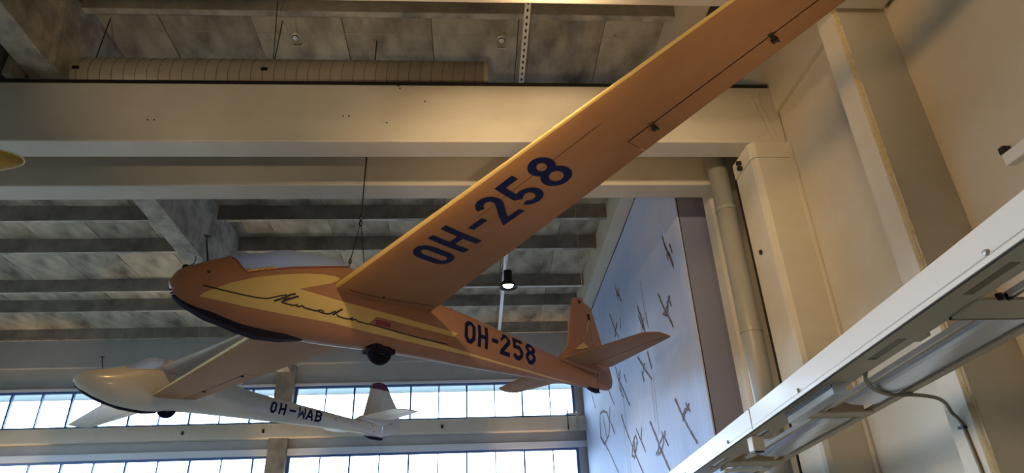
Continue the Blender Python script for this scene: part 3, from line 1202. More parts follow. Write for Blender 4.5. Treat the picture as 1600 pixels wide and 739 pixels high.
def build_fuselage(root, fus, sill, canopy_x, mats, xend=-6.72):
    """sill: table (x, z) of the canopy edge; canopy_x=(front, rear)"""
    xf, xr = canopy_x
    xs = [-.001-.2*(i/14)**2 for i in range(15)] + [-.2-.02*k for k in range(1, 100)] + [-2.2-.06*k for k in range(1, 76)]
    xs = [x for x in xs if x > xend] + [xend]
    for xx in (xf, xr):
        xs.append(xx)
    xs = sorted(set(round(x, 4) for x in xs), reverse=True)
    NT = 40
    rows = []
    th0 = {}
    for x in xs:
        if xr <= x <= xf:
            w, a, b, zc = fus.dims(x)
            zs = lin(sorted(sill), x)
            t0 = fus.theta(x, min(zs, a-.0005))
        else:
            t0 = 0.0
        th0[x] = t0
        rows.append([fus.pt(x, t0+(2*math.pi-2*t0)*k/NT) for k in range(NT+1)])
    V = [p for r in rows for p in r]
    m = NT+1
    Fs = []
    for i in range(len(rows)-1):
        for k in range(NT):
            Fs.append((i*m+k, (i+1)*m+k, (i+1)*m+k+1, i*m+k+1))
    Fs.append(tuple(range(m)))
    Fs.append(tuple(reversed(range((len(rows)-1)*m, len(rows)*m))))
    mb = MB().add(V, Fs)
    me = new_mesh('fuselage', mb.v, mb.f, True)
    bm = bmesh.new()
    bm.from_mesh(me)
    bmesh.ops.remove_doubles(bm, verts=bm.verts, dist=.0004)
    bm.to_mesh(me)
    bm.free()
    for p in me.polygons:
        p.use_smooth = True
    body = link('fuselage', me, mats['body'], root)
    cx = [x for x in xs if xr <= x <= xf]
    NC = 16
    rows = [[fus.pt(x, -th0[x]+2*th0[x]*k/NC, -.002) for k in range(NC+1)] for x in cx]
    V = [p for r in rows for p in r]
    m = NC+1
    Fs = []
    for i in range(len(rows)-1):
        for k in range(NC):
            Fs.append((i*m+k, i*m+k+1, (i+1)*m+k+1, (i+1)*m+k))
    can = obj('canopy', V, Fs, mats['canopy'], root, True)
    # frame along the edge, both sides
    fr = MB()
    for sg in (1, -1):
        fr.tube([fus.pt(x, sg*th0[x], .001) for x in cx], .011, 6)
    fr.build('canopy_frame', mats['frame'], can, smooth=True)
    return body, can, th0, cx


# ---- orange glider
T1 = (-3.0205833, 6.03313931, 2.46977558)
R1 = Matrix(((-0.75125159, 0.6571076, -0.06189229), (-0.65956075, -0.7509075, 0.0334296), (-0.02450854, 0.06593577, 0.99752283)))
g1 = thing('glider', 'orange-brown glider with cream flash and black script, registration OH-258, hung in front', 'glider', T1,
           rot=R1.to_euler())
XS = [0, -.06, -.2, -.45, -.8, -1.2, -1.7, -2.3, -3.0, -3.8, -4.8, -5.8, -6.72]
WS = [.02, .08, .155, .215, .26, .29, .30, .28, .235, .185, .135, .09, .035]
fus1 = Fuselage(XS, WS,
                [.077, .196, .291, .43, .571, .731, .776, .599, .562, .476, .309, .132, -.028],
                [.032, -.091, -.169, -.234, -.301, -.317, -.313, -.291, -.276, -.287, -.28, -.282, -.286])
sill1 = [(-.50, .455), (-.53, .43), (-.565, .375), (-.60, .30), (-.65, .233), (-.70, .243), (-.753, .265), (-.954, .334), (-1.153, .398),
         (-1.481, .492), (-1.83, .60), (-1.98, .69)]
body1, can1, th1, cx1 = build_fuselage(g1, fus1, sill1, (-.50, -1.98),
                                       dict(body=M['orange'], canopy=M['canopy'], frame=M['nose']))
# nose shell in the darker brown down to the flash
decalmap1 = lambda x, z: fus1.side(x, z, .003)
NOSE = [(-.004, .06), (-.03, .12), (-.2, .25), (-.45, .36), (-.53, .40), (-.60, .28), (-.66, .205), (-1.153, .375), (-1.6, .49), (-1.78, .50),
        (-1.729, .402), (-1.67, .413), (-1.523, .4), (-1.318, .361), (-1.025, .28), (-.757, .191), (-.511, .077), (-.399, .01),
        (-.294, -.053), (-.255, -.097), (-.24, -.15), (-.1, -.1), (-.03, -.03)]
CREAM = [(-0.255, -0.097), (-0.294, -0.053), (-0.399, 0.01), (-0.511, 0.077), (-0.757, 0.191), (-1.025, 0.28), (-1.318, 0.361),
         (-1.523, 0.4), (-1.67, 0.413), (-1.729, 0.402), (-1.702, 0.36), (-1.603, 0.303), (-1.23, 0.151), (-1.711, 0.121),
         (-1.778, 0.116), (-2.266, 0.105), (-3.571, 0.083), (-3.518, 0.016), (-2.244, 0.03), (-2.151, -0.066), (-2.649, -0.085),
         (-3.42, -0.122), (-4.406, -0.18), (-5.515, -0.24), (-6.3, -0.272), (-5.531, -0.262), (-4.852, -0.225), (-3.898, -0.18),
         (-2.816, -0.166), (-2.198, -0.161), (-1.719, -0.142), (-1.089, -0.146), (-0.679, -0.137)]
o = decal('cream_flash', [CREAM], decalmap1, M['cream'], body1, .04, .03)
o['label'] = 'cream painted flash along the side'


def strokes(name, lines, wd, mat_, mapf, parent, label=None):
    polys = []
    for ln, wv in zip(lines, wd):
        polys += [[tuple(p) for p in q] for q in ribbon2(ln, wv)]
    o = decal(name, polys, mapf, mat_, parent, .06, .06)
    if label:
        o['label'] = label
    return o


inkmap = lambda x, z: fus1.side(x, z, .0055)
SCR = [[(-0.265, 0.011), (-0.433, -0.011), (-0.653, -0.029), (-0.784, -0.033), (-0.85, -0.029), (-0.891, -0.025), (-0.931, -0.012), (-1.028, 0.03), (-1.106, 0.057)],
       [(-0.975, -0.036), (-1.025, -0.01), (-1.104, 0.037), (-1.139, 0.063), (-1.167, 0.074), (-1.198, 0.088)],
       [(-1.053, -0.034), (-1.092, -0.01), (-1.145, 0.021), (-1.173, 0.034), (-1.2, 0.051), (-1.236, 0.064)],
       [(-1.069, -0.004), (-1.107, 0.016), (-1.148, 0.032)],
       [(-1.053, -0.034), (-1.117, -0.04), (-1.177, -0.044), (-1.215, -0.037), (-1.241, -0.026)],
       [(-1.237, -0.028), (-1.237, -0.044), (-1.257, -0.044), (-1.294, -0.028), (-1.318, -0.043), (-1.365, -0.048), (-1.444, -0.052), (-1.48, -0.048)],
       [(-1.48, -0.048), (-1.488, -0.039), (-1.519, -0.031), (-1.558, -0.041)],
       [(-1.483, -0.05), (-1.515, -0.055), (-1.57, -0.061), (-1.608, -0.06), (-1.643, -0.047), (-1.671, -0.026), (-1.702, -0.012)],
       [(-1.667, -0.059), (-1.715, -0.022), (-1.744, 0.003), (-1.782, 0.028)],
       [(-1.714, -0.044), (-1.739, -0.061), (-1.785, -0.066), (-1.848, -0.069), (-1.893, -0.064), (-1.907, -0.052), (-1.935, -0.047)],
       [(-1.893, -0.064), (-1.928, -0.069), (-1.955, -0.058), (-1.965, -0.054), (-1.999, -0.072), (-2.076, -0.073), (-2.142, -0.076), (-2.189, -0.074)],
       [(-2.189, -0.074), (-2.571, -0.090), (-2.982, -0.1), (-3.411, -0.1)]]
SW = [.016, .024, .024, .014, .018, .018, .015, .018, .023, .017, .015, .015]
strokes('script_lettering', SCR, SW, M['ink'], inkmap, body1, 'thin black script reading Mucha with a long underline')
decal('red_label', [[(-2.24, -.004), (-2.457, -.002), (-2.467, -.062), (-2.252, -.066)]], lambda x, z: fus1.side(x, z, .005), M['red'], body1)
mbp = []
for k in range(9):
    x0 = -2.252-.0235*k
    mbp.append([(x0, -.012), (x0-.012, -.012), (x0-.012, -.056), (x0, -.056)])
decal('label_print', mbp, lambda x, z: fus1.side(x, z, .006), M['reddark'], body1)

# registration on the tail boom
aff = Aff((-3.69, -.012), (-1, -.083), (-.055, .335))
lettering('OH-258', [(0, .20), (.255, .195), (.52, .13), (.70, .20), (.965, .21), (1.235, .215)], .18, 'block', aff,
          lambda x, z: fus1.side(x, z, .006), M['navy'], body1)

# wings
w1p = Wing(.2776, .0597, lambda y: -1.665-.03*y, lambda y: -3.135+.098*y, 7.49, 1)
w1s = Wing(.2776, .0597, lambda y: -1.60-.026*y, lambda y: -3.12+.093*y, 7.49, -1)
HINGE = [(3.965, -2.449), (7.3, -2.20)]


def spans(a, b, step=.25):
    n = max(1, int(round((b-a)/step)))
    return [a+(b-a)*i/n for i in range(n+1)]


def build_wing(root, wg, mat_, edge_mat, ya, yb, hf, name='wing', gapmat=None, edge=True):
    tips = [wg.yt-.28+.28*math.sin(math.pi/2*i/7) for i in range(1, 8)]
    yi = spans(.0, ya) + []
    inner = wg.shell(yi)
    o = inner.build(name, mat_, root)
    smooth_by_angle(o)
    # outer part ahead of the aileron, then the tip
    outer = wg.shell(spans(ya, yb), 0, hf-.010)
    oo = outer.build('wing_outer_panel', mat_, o)
    smooth_by_angle(oo)
    tp = wg.shell([yb]+[t for t in tips if t > yb])
    ot_ = tp.build('wing_tip', mat_, o)
    smooth_by_angle(ot_)
    ai = wg.shell(spans(ya+.012, yb-.012), hf+.012, 1.0)
    oa = ai.build('aileron', mat_, o)
    smooth_by_angle(oa)
    # dark gap filler (hinge shroud)
    sp = wg.shell(spans(ya+.004, yb-.004), hf-.010, hf+.012, 2)
    me = [Vector(v)+Vector((0, 0, .004)) for v in sp.v]
    sh = MB().add([(v.x, v.y, v.z) for v in me], sp.f)
    sh.build('hinge_gap', M['gap'], o)
    if edge:
        mb = MB()
        rows = []
        ys = spans(.30, wg.yt-.3)
        for y in ys:
            a, b, th = wg.sec(y)
            r = []
            for i in range(-4, 7):
                c = abs(i)/4*.012 if i < 0 else (i/6)**1.5*.014
                yt = 5*th*(.2969*math.sqrt(c)-.126*c-.3516*c*c)
                yc = .02*(.8*c-c*c)/.16
                p = wg.point(y, c, yc+yt if i < 0 else yc-yt)
                r.append(p+Vector((.003, 0, .002 if i < 0 else -.002)))
            rows.append(r)
        m = len(rows[0])
        mb.add([p for r in rows for p in r], [(i*m+k, i*m+k+1, (i+1)*m+k+1, (i+1)*m+k) for i in range(len(rows)-1) for k in range(m-1)])
        mb.build('leading_edge', edge_mat, o, smooth=True)
    return o, oa


def hinge_frac(wg, y, x):
    a, b, th = wg.sec(y)
    return (a-x)/(a-b)


wp, ailp = build_wing(g1, w1p, M['orangewing'], M['cream'], 3.965, 7.15, .71)
wsb, ails = build_wing(g1, w1s, M['orangewing'], M['cream'], 3.9, 7.15, .71)


def hinge_fitting(wg, y, parent, sc=1.0):
    a, b, th = wg.sec(y)
    x = a-.71*(a-b)
    p = wg.lower(x, wg.sgn*y, 0)
    mb = MB()
    mb.box(-.06*sc, .03*sc, -.012, .012, -.045*sc, .01)
    mb.box(-.075*sc, -.03*sc, -.035*sc, .035*sc, -.06*sc, -.03*sc)
    mb.tube([(.03*sc, -.03*sc, -.02*sc), (.03*sc, .03*sc, -.02*sc)], .012*sc, 6)
    mb.tube([(-.04*sc, 0, -.04*sc), (-.11*sc, .02*sc, -.035*sc)], .012*sc, 6)
    o = mb.build('hinge_fitting', M['black'], parent)
    o.location = p


for y in (4.25, 5.43):
    hinge_fitting(w1p, y, wp, .75)
for y in (4.0, 5.4):
    hinge_fitting(w1s, y, wsb, .45)
# trim line on the wing underside running along the span
strokes('wing_seam', [[(-2.075, 2.35), (-2.03, 4.0)]], [.006], M['gap'], lambda x, y: w1p.lower(x, y, .003), wp)
strokes('root_seam', [[(-1.80, .40), (-3.02, .40)]], [.012], M['gap'], lambda x, y: w1p.lower(x, y, .003), wp)
MB().lathe([(0, 0), (.018, 0), (.018, .01)], 8, tuple(w1p.lower(-2.25, .42, .006))).build('drain_hole', M['black'], wp)
# registration under the port wing
affw = Aff((-2.432, 1.365), (0, 1), (.545, .06))
lettering('OH-258', [(0, .245), (.345, .285), (.74, .215), (1.01, .285), (1.365, .275), (1.745, .27)], .15, 'round', affw,
          lambda x, y: w1p.lower(x, y, .004), M['navy'], wp)

# fin and rudder
FLE = [(.12, -5.80), (.20, -5.90), (.27, -6.0), (.399, -6.108), (.85, -6.265), (1.291, -6.424), (1.325, -6.47), (1.34, -6.53)]
HNG = [(.05, -6.80), (1.25, -6.735), (1.34, -6.70)]
FTE = [(-.285, -6.80), (-.275, -6.98), (-.25, -7.06), (-.209, -7.134), (-.13, -7.18), (-.053, -7.198), (.11, -7.178), (.544, -7.069), (1.202, -6.921), (1.24, -6.85), (1.262, -6.78)]


def build_fin(root, FLE, FTE, hinge, mats, zr, tmax=.085, top=None):
    rows = []
    for z, x in FLE:
        h = hinge(z)
        te = lin(FTE, z)
        fr = (x-h)/(x-te) if x-te > .02 else .6
        fr = min(.9, max(.2, fr))
        t = tmax*(1-.45*max(0, z)/1.34)*(.55 if (z, x) == FLE[-1] else 1)
        rows.append(((x, 0, z), (h+.012, 0, z), (0, 1, 0), t, 0.0, fr))
    f = foil_rows(rows).build('fin', mats[0], root)
    smooth_by_angle(f, 50)
    rows = []
    for z, x in FTE:
        h = hinge(z)-.012
        if h-x < .01:
            x = h-.01
        t = tmax*(1-.45*max(0, z)/1.34)*(.5 if (z, x) in (FTE[0], FTE[-1]) else 1)
        rows.append(((h, 0, z), (x, 0, z), (0, 1, 0), t*.9, .55, 1.0))
    r = foil_rows(rows).build('rudder', mats[1], root)
    smooth_by_angle(r, 50)
    return f, r


hinge1 = lambda z: -6.735-.065*(1.25-z)/1.2 if z > .05 else -6.80+.08*(.05-z)/.33
FTEz = [(z, x) for z, x in FTE]
fin1, rud1 = build_fin(g1, FLE, FTEz, hinge1, (M['orange'], M['orange']), None)
decal('fin_flash', [[(-6.90, 1.16), (-6.74, .93), (-6.52, .50), (-6.22, .32), (-6.36, .335), (-6.62, .41), (-6.50, .47)]],
      lambda x, z: Vector((x, .058-.018*max(0, z)/1.34, z)), M['cream'], fin1, .04, .04)
MB().box(-6.60, -6.55, .03, .045, 1.22, 1.27).build('fin_fitting', M['wire'], fin1)
MB().box(-6.79, -6.755, .02, .05, .93, 1.05).build('rudder_horn', M['black'], rud1)
MB().tube([(-6.70, 0, -.28), (-6.74, 0, -.335), (-6.78, 0, -.33)], .012, 6).build('tie_ring', M['wire'], g1)
MB().prism([(-6.45, -.275), (-6.75, -.285), (-6.72, -.345), (-6.6, -.33)], 'y', -.03, .03).build('tail_skid', M['skid'], g1)


def build_stab(root, le, te, hinge, z, ytip, mats, sgn, y0=.0, tmax=.075):
    ys = spans(y0, ytip-.12, .15) + [ytip-.08, ytip-.04, ytip-.012, ytip]
    rows, rows2 = [], []
    for y in ys:
        k = max(0, (y-(ytip-.12))/.12)
        a, b = le(y), te(y)
        mid = a+(b-a)*.55
        c = 1-math.sqrt(max(0, 1-min(k, .99)**2))
        a2 = a+(mid-a)*(c*.2+k*.45)
        b2 = b+(mid-b)*c*.12
        h = hinge(y)
        fr = (a2-h)/(a2-b2)
        t = tmax*(1-.5*y/ytip)
        rows.append(((a2, sgn*y, z), (h+.008, sgn*y, z), (0, 0, 1), t, 0.0, fr))
        rows2.append(((h-.008, sgn*y, z), (b2, sgn*y, z), (0, 0, 1), t, fr, 1.0))
    s = foil_rows(rows).build('tailplane', mats[0], root)
    smooth_by_angle(s, 50)
    e = foil_rows([r for r in rows2 if abs(r[0][1]) > .10]).build('elevator', mats[1], s)
    smooth_by_angle(e, 50)
    return s, e


build_stab(g1, lambda y: -5.83-.12*y, lambda y: -7.06+.275*y, lambda y: -6.50+.01*y, .10, 1.64, (M['orangewing'], M['orangewing']), 1)
build_stab(g1, lambda y: -5.86-.12*y, lambda y: -7.05+.24*y, lambda y: -6.50+.01*y, .09, 1.76, (M['orangewing'], M['orangewing']), -1)
# stabiliser root fairing
MB().prism([(-5.80, .06), (-6.72, -.04), (-6.86, .07), (-6.3, .16), (-5.9, .14)], 'y', -.11, .11).build('tail_fairing', M['orange'], g1, bevel=.02)

# undercarriage
wl = MB().lathe([(.06, -.055), (.12, -.06), (.155, -.05), (.172, -.02), (.175, 0), (.172, .02), (.155, .05), (.12, .06), (.06, .055)], 28,
                (0, 0, 0), 'y').build('wheel', M['rubber'], g1, smooth=True)
wl.location = (-2.462, 0, -.285)
MB().lathe([(0, -.058), (.05, -.066), (.062, -.055), (.062, .055), (.05, .066), (0, .058)], 18, (0, 0, 0), 'y').build('wheel_hub', M['wire'], wl)
decal('wheel_well', [[(-2.22, -.291), (-2.27, -.262), (-2.33, -.243), (-2.40, -.243), (-2.46, -.255), (-2.53, -.25), (-2.60, -.262), (-2.71, -.288),
                      (-2.6, -.292), (-2.4, -.294)]], lambda x, z: fus1.side(x, max(z, fus1.dims(x)[2]+.0015), .004), M['skid'], body1, .02, .01)
MB().box(-2.64, -2.285, -.09, .09, -.32, -.265).build('wheel_box', M['skid'], g1)
sk = MB()
SKB = [(-.055, -.10), (-.069, -.112), (-.148, -.167), (-.384, -.262), (-.595, -.308), (-.705, -.340), (-.928, -.378), (-1.212, -.362), (-1.45, -.315)]
V = []
for (x, z) in SKB:
    zb_ = fus1.dims(x)[2]+.02
    wd = .055*min(1, .3+(-x)/.4)*(1 if x > -1.3 else .5)
    V += [(x, wd*1.4, zb_+.015), (x, -wd*1.4, zb_+.015), (x, -wd, z), (x, wd, z)]
fs = []
for k in range(len(SKB)-1):
    for q in range(4):
        fs.append((k*4+q, k*4+(q+1) % 4, k*4+4+(q+1) % 4, k*4+4+q))
fs += [(0, 1, 2, 3), tuple(reversed(range((len(SKB)-1)*4, len(SKB)*4)))]
sk.add(V, fs).build('nose_skid', M['skid'], g1)
# nose details
MB().tube([(-.335, 0, .37), (-.30, 0, .57), (-.288, 0, .665)], [.012, .009, .008], 6).build('pitot_mast', M['black'], g1)
MB().tube([(-.262, 0, .660), (-.328, 0, .667)], .011, 6).build('pitot_head', M['black'], g1)
MB().lathe([(0, .02), (.03, .015), (.035, -.01)], 10, (-.13, 0, .255)).build('nose_ring', M['black'], g1)
MB().tube([(-.15, 0, .26), (-.20, 0, .31), (-.215, 0, .36), (-.21, 0, .40)], .005, 5).build('nose_wire', M['wire'], g1)
tow = MB()
for (x, z) in ((-.02, -.03), (-.035, -.06), (-.05, -.085)):
    p = fus1.side(x, z, 0)
    tow.lathe([(0, -.012), (.014, -.006), (.014, .006), (0, .012)], 8, tuple(p))
tow.build('tow_hook', M['wire'], g1)
p = fus1.side(-.30, .17, .004)
MB().lathe([(0, .006), (.016, .004), (.018, -.006)], 10, tuple(p), 'y').build('static_port', M['black'], g1)
pts = []
for k in range(14):
    x = -.66-.30*k/13
    z = lin(sorted(sill1), x)+.018
    pts.append(fus1.side(x, z, .004))
MB().tube(pts, [.014+.006*math.sin(k*2.1) for k in range(14)], 6).build('sill_glint', M['gold'], can1)  # gold bead paints the lamp's glint along the canopy sill
# cockpit interior: seat back and floor seen through the haze
MB().prism([(-1.55, .0), (-1.85, .55), (-1.90, .55), (-1.62, -.02)], 'y', -.2, .2).build('seat_back', M['nose'], g1)
MB().prism([(-.62, .24), (-.66, .30), (-.80, .30), (-.82, .18)], 'y', -.16, .16).build('instrument_panel', M['black'], g1)

# suspension of the orange glider
sw = thing('suspension_wire', 'steel suspension wire with shackle holding the orange glider at the wing root', 'wire', (-1.5, 7.45, 3.9))
so = (-1.5, 7.45, 3.9)
RING = (-1.46, 7.45, 3.95)
MB().tube([(RING[0], RING[1], RING[2]+.12), (RING[0]+.02, 7.45, slab_z(7.45)-.002)], .009, 6).build('wire', M['wire'], sw, off=so)
MB().lathe([(.022, -.07), (.03, -.03), (.016, .0), (.03, .04), (.02, .10)], 8, RING).build('shackle', M['black'], sw, off=so)
for q in (Vector(T1) + R1 @ Vector((-1.93, .12, .62)), Vector(T1) + R1 @ Vector((-2.25, .02, .56))):
    MB().tube([RING, q], .006, 5).build('wire_leg', M['wire'], sw, off=so)
MB().lathe([(.008, -.04), (.02, -.02), (.02, .02), (.008, .04)], 8, tuple(Vector(RING).lerp(Vector(T1) + R1 @ Vector((-1.93, .12, .62)), .82))).build('turnbuckle', M['black'], sw, off=so)
tw = thing('suspension_wire', 'thin pale suspension wire rising from the fin of the orange glider', 'wire', (1.75, 10.4, 3.9))
FT = Vector(T1) + R1 @ Vector((-6.74, 0, 1.25))
MB().tube([FT, (FT.x+.0, FT.y+.05, 5.2), (FT.x+.02, FT.y+.1, slab_z(FT.y+.1)-.002)], .007, 5).build('wire', M['palewire'], tw, off=(1.75, 10.4, 3.9))

# ---- white glider
T2 = (-6.85799089894832, 11.207699990047821, 2.88522254221936)
R2 = Matrix(((-0.7165012281654025, 0.697569464855299, -0.004778256895745526),
             (-0.6975803087567751, -0.7164514965781573, 0.008886275131978682),
             (0.002775404884379539, 0.009700244966531752, 0.999949099892248)))
g2 = thing('glider', 'white glider with maroon fin tip, registration OH-WAB, hung behind near the windows', 'glider', T2, rot=R2.to_euler())
fus2 = Fuselage(XS, [.02, .08, .155, .215, .26, .29, .30, .28, .235, .185, .135, .09, .035],
                [.036, .126, .2, .273, .404, .611, .606, .492, .283, .183, .083, -.005, -.005],
                [-.009, -.099, -.183, -.284, -.368, -.394, -.332, -.305, -.298, -.294, -.283, -.313, -.394])
sill2 = [(-.69, .34), (-.709, .318), (-.743, .272), (-.96, .296), (-1.169, .321), (-1.358, .348), (-1.388, .453), (-1.43, .567), (-1.46, .62)]
body2, can2, th2, cx2 = build_fuselage(g2, fus2, sill2, (-.69, -1.46),
                                       dict(body=M['offwhite'], canopy=M['canopyclear'], frame=M['offwhite']), -6.5)
aff2 = Aff((-3.52, -.150), (-1, -.048), (-.035, .237))
lettering('OH-WAB', [(0, .135), (.20, .165), (.44, .15), (.655, .185), (.855, .19), (1.08, .17)], .19, 'block', aff2,
          lambda x, z: fus2.side(x, z, .005), M['navy'], body2)
w2p = Wing(.3736, .0282, lambda y: -1.235-.11*min(y, 3)-.045*max(0, y-3), lambda y: -2.92+.075*y, 7.49, 1)
w2s = Wing(.3736, .0282, lambda y: -1.345-.065*y, lambda y: -2.86+.058*y, 7.6, -1)
for wg in (w2p, w2s):
    wo, ao = build_wing(g2, wg, M['offwhite'], M['offwhite'], 4.0, 7.2, .72, edge=False)
FLE2 = [(.0, -5.73), (.05, -5.85), (.10, -5.945), (.4, -6.02), (.769, -6.114), (.894, -6.175), (.936, -6.33)]
FTE2 = [(-.335, -6.45), (-.30, -6.62), (-.20, -6.92), (-.131, -7.045), (-.06, -7.06), (.061, -7.058), (.362, -6.942), (.758, -6.67), (.892, -6.546), (.93, -6.47)]
hinge2 = lambda z: -6.47-.02*(.9-z) if z > -.1 else -6.49+.18*(-.1-z)
fin2, rud2 = build_fin(g2, FLE2, FTE2, hinge2, (M['offwhite'], M['offwhite']), None, .07)
for sg in (1, -1):
    o = decal('fin_tip_paint', [[(-6.112, .765), (-6.175, .892), (-6.34, .938), (-6.50, .915), (-6.546, .892), (-6.655, .757)]],
              lambda x, z: Vector((x, sg*.037, z)), M['maroon'], fin2, .1, .1)
    o['label'] = 'maroon painted fin tip'
build_stab(g2, lambda y: -5.85-.05*y, lambda y: -6.68+.06*y, lambda y: -6.36, .055, 1.30, (M['offwhite'], M['whitedull']), 1)
build_stab(g2, lambda y: -5.85-.08*y, lambda y: -6.78+.05*y, lambda y: -6.40, .055, 1.85, (M['offwhite'], M['whitedull']), -1)
MB().prism([(-5.75, .0), (-6.45, -.1), (-6.7, .02), (-6.3, .12), (-5.9, .10)], 'y', -.10, .10).build('tail_fairing', M['offwhite'], g2, bevel=.02)
wl2 = link('wheel', wl.data, None, g2)
wl2.location = (-1.60, 0, -.29)
MB().box(-.2, .2, -.09, .09, .03, .08).build('wheel_well', M['skid'], wl2)
sk = MB()
V = []
SKC = [(-.004, .0), (-.02, -.05), (-.06, -.108), (-.2, -.200), (-.45, -.305), (-.8, -.395), (-1.2, -.425), (-1.42, -.39)]
for (x, z) in SKC:
    zb_ = fus2.dims(x)[2]+.015
    wd = .04*min(1, .2+(-x)/.3)
    V += [(x, wd*1.3, zb_), (x, -wd*1.3, zb_), (x, -wd, z), (x, wd, z)]
fs = []
for k in range(len(SKC)-1):
    for q in range(4):
        fs.append((k*4+q, k*4+(q+1) % 4, k*4+4+(q+1) % 4, k*4+4+q))
sk.add(V, fs).build('nose_skid', M['skid'], g2)
MB().tube([(-.40, 0, .25), (-.36, 0, .40), (-.345, 0, .47)], .010, 6).build('pitot_mast', M['black'], g2)
MB().tube([(-.31, 0, .468), (-.38, 0, .472)], .010, 6).build('pitot_head', M['black'], g2)
for (x, z) in ((-5.15, -.08), (-6.2, -.12), (-6.25, -.25), (-6.75, -.02)):
    pt_ = fus2.side(max(x, -6.4), z, .004) if x > -6.4 else Vector((x, .03, z))
    MB().lathe([(0, .006), (.014, .004), (.016, -.006)], 8, tuple(pt_), 'y').build('hinge_bolt', M['wire'], g2)
MB().prism([(-6.0, -.35), (-6.55, -.36), (-6.5, -.42), (-6.2, -.415)], 'y', -.025, .025).build('tail_skid', M['skid'], g2)
p2 = Vector(T2) + R2 @ Vector((-1.9, 0, .55))
sw2 = thing('suspension_wire', 'thin wire that carries the white glider at its wing root', 'wire', tuple(p2))
MB().tube([(0, 0, 0), (.4, -.6, slab_z(p2.y-.6)-.01-p2.z)], .004, 5).build('wire', M['palewire'], sw2)

# ---- wing of a third glider entering at the left
yw = thing('yellow_wing', 'rounded tip of a yellow glider wing entering at the left edge', 'wing', (-4.6, 4.6, 3.1))
YC = Vector((-3.70, 4.6, 3.04))      # tip
V, Fs = [], []
rows = []
NS = 18
for i in range(NS+1):
    u = i/NS
    s = 2.2*u*u                       # distance inboard from the tip
    k = max(0, 1-s/.55)
    ch = .40*math.sqrt(max(0.0025, 1-k*k)) + .05*s
    r = []
    for j in range(24):
        a = 2*math.pi*j/24
        cx, cz = math.cos(a), math.sin(a)
        r.append((YC.x-s-4.6*0, YC.y+ch/2*cx+.0*s, YC.z+.055*ch*cz*(1 if cz > 0 else .8)*1.6+.02*s))
    rows.append(r)
mb = MB()
m = 24
mb.add([(q[0]+4.6, q[1]-4.6, q[2]-3.1) for r in rows for q in r],
       [(i*m+j, i*m+(j+1) % m, (i+1)*m+(j+1) % m, (i+1)*m+j) for i in range(NS) for j in range(m)] +
       [tuple(range(m)), tuple(range(NS*m, NS*m+m))])
mb.build('wing_panel', M['yellow'], yw, smooth=True)
rim = [(r[0][0]+4.6, r[0][1]-4.6, r[0][2]-3.1) for r in reversed(rows)] + [(r[12][0]+4.6, r[12][1]-4.6, r[12][2]-3.1) for r in rows]
MB().tube(rim, .006, 6).build('tip_rim', M['yellowrim'], yw, smooth=True)
MB().tube([(-.2, 0, -.02), (-.2, .1, slab_z(4.7)-3.12)], .006, 5).build('suspension_cable', M['wire'], yw)

# ------------------------------------------------------------------ white lighting gantry along the right wall
ga = thing('lighting_gantry', 'white metal lighting gantry of two rails with cross brackets along the right wall', 'gantry', (2.55, 4.5, .84))
og = (2.55, 4.5, .84)
GS = -.0905


def gz(y):
    return 1.2425+GS*y


mb = MB()
mb.box(2.20, 2.212, .6, 12.0, 1.2425+.012, 1.2425+.168, GS)
mb.build('fascia', M['white'], ga, off=og)
MB().box(2.197, 2.2, .6, 12.0, 1.2425+.030, 1.2425+.036, GS).build('fascia_seam', M['steel'], ga, off=og)
MB().box(2.192, 2.212, .6, 12.0, 1.2425+.0, 1.2425+.010, GS).build('bottom_lip', M['white'], ga, off=og)
MB().box(2.204, 2.214, .6, 12.0, 1.2425-.003, 1.2425+.004, GS).build('shadow_groove', M['black'], ga, off=og)
# underside with real openings
mb = MB()
holes = [(.9, 1.2), (1.75, 2.05), (2.35, 2.66), (3.19, 3.51), (5.05, 5.35), (6.0, 6.4)]
ya = .6
for a, b in holes + [(12.0, 12.0)]:
    mb.box(2.212, 2.41, ya, a, 1.2425, 1.2425+.012, GS)
    if b > a:
        mb.box(2.212, 2.285, a, b, 1.2425, 1.2425+.012, GS)
        mb.box(2.34, 2.41, a, b, 1.2425, 1.2425+.012, GS)
    ya = b
mb.build('underside', M['gantry_under'], ga, off=og)
MB().box(2.28, 2.345, .6, 12, 1.2425+.05, 1.2425+.06, GS).build('slot_backing', M['conduit'], ga, off=og)
MB().box(2.398, 2.41, .6, 12.0, 1.2425+.012, 1.2425+.10, GS).build('inner_web', M['gantry_under'], ga, off=og)
for y in (1.6, 3.2, 5.3):
    MB().box(2.41, 2.45, y-.045, y+.045, 1.2425+.002, 1.2425+.03, GS).build('web_tab', M['gantry_under'], ga, off=og)
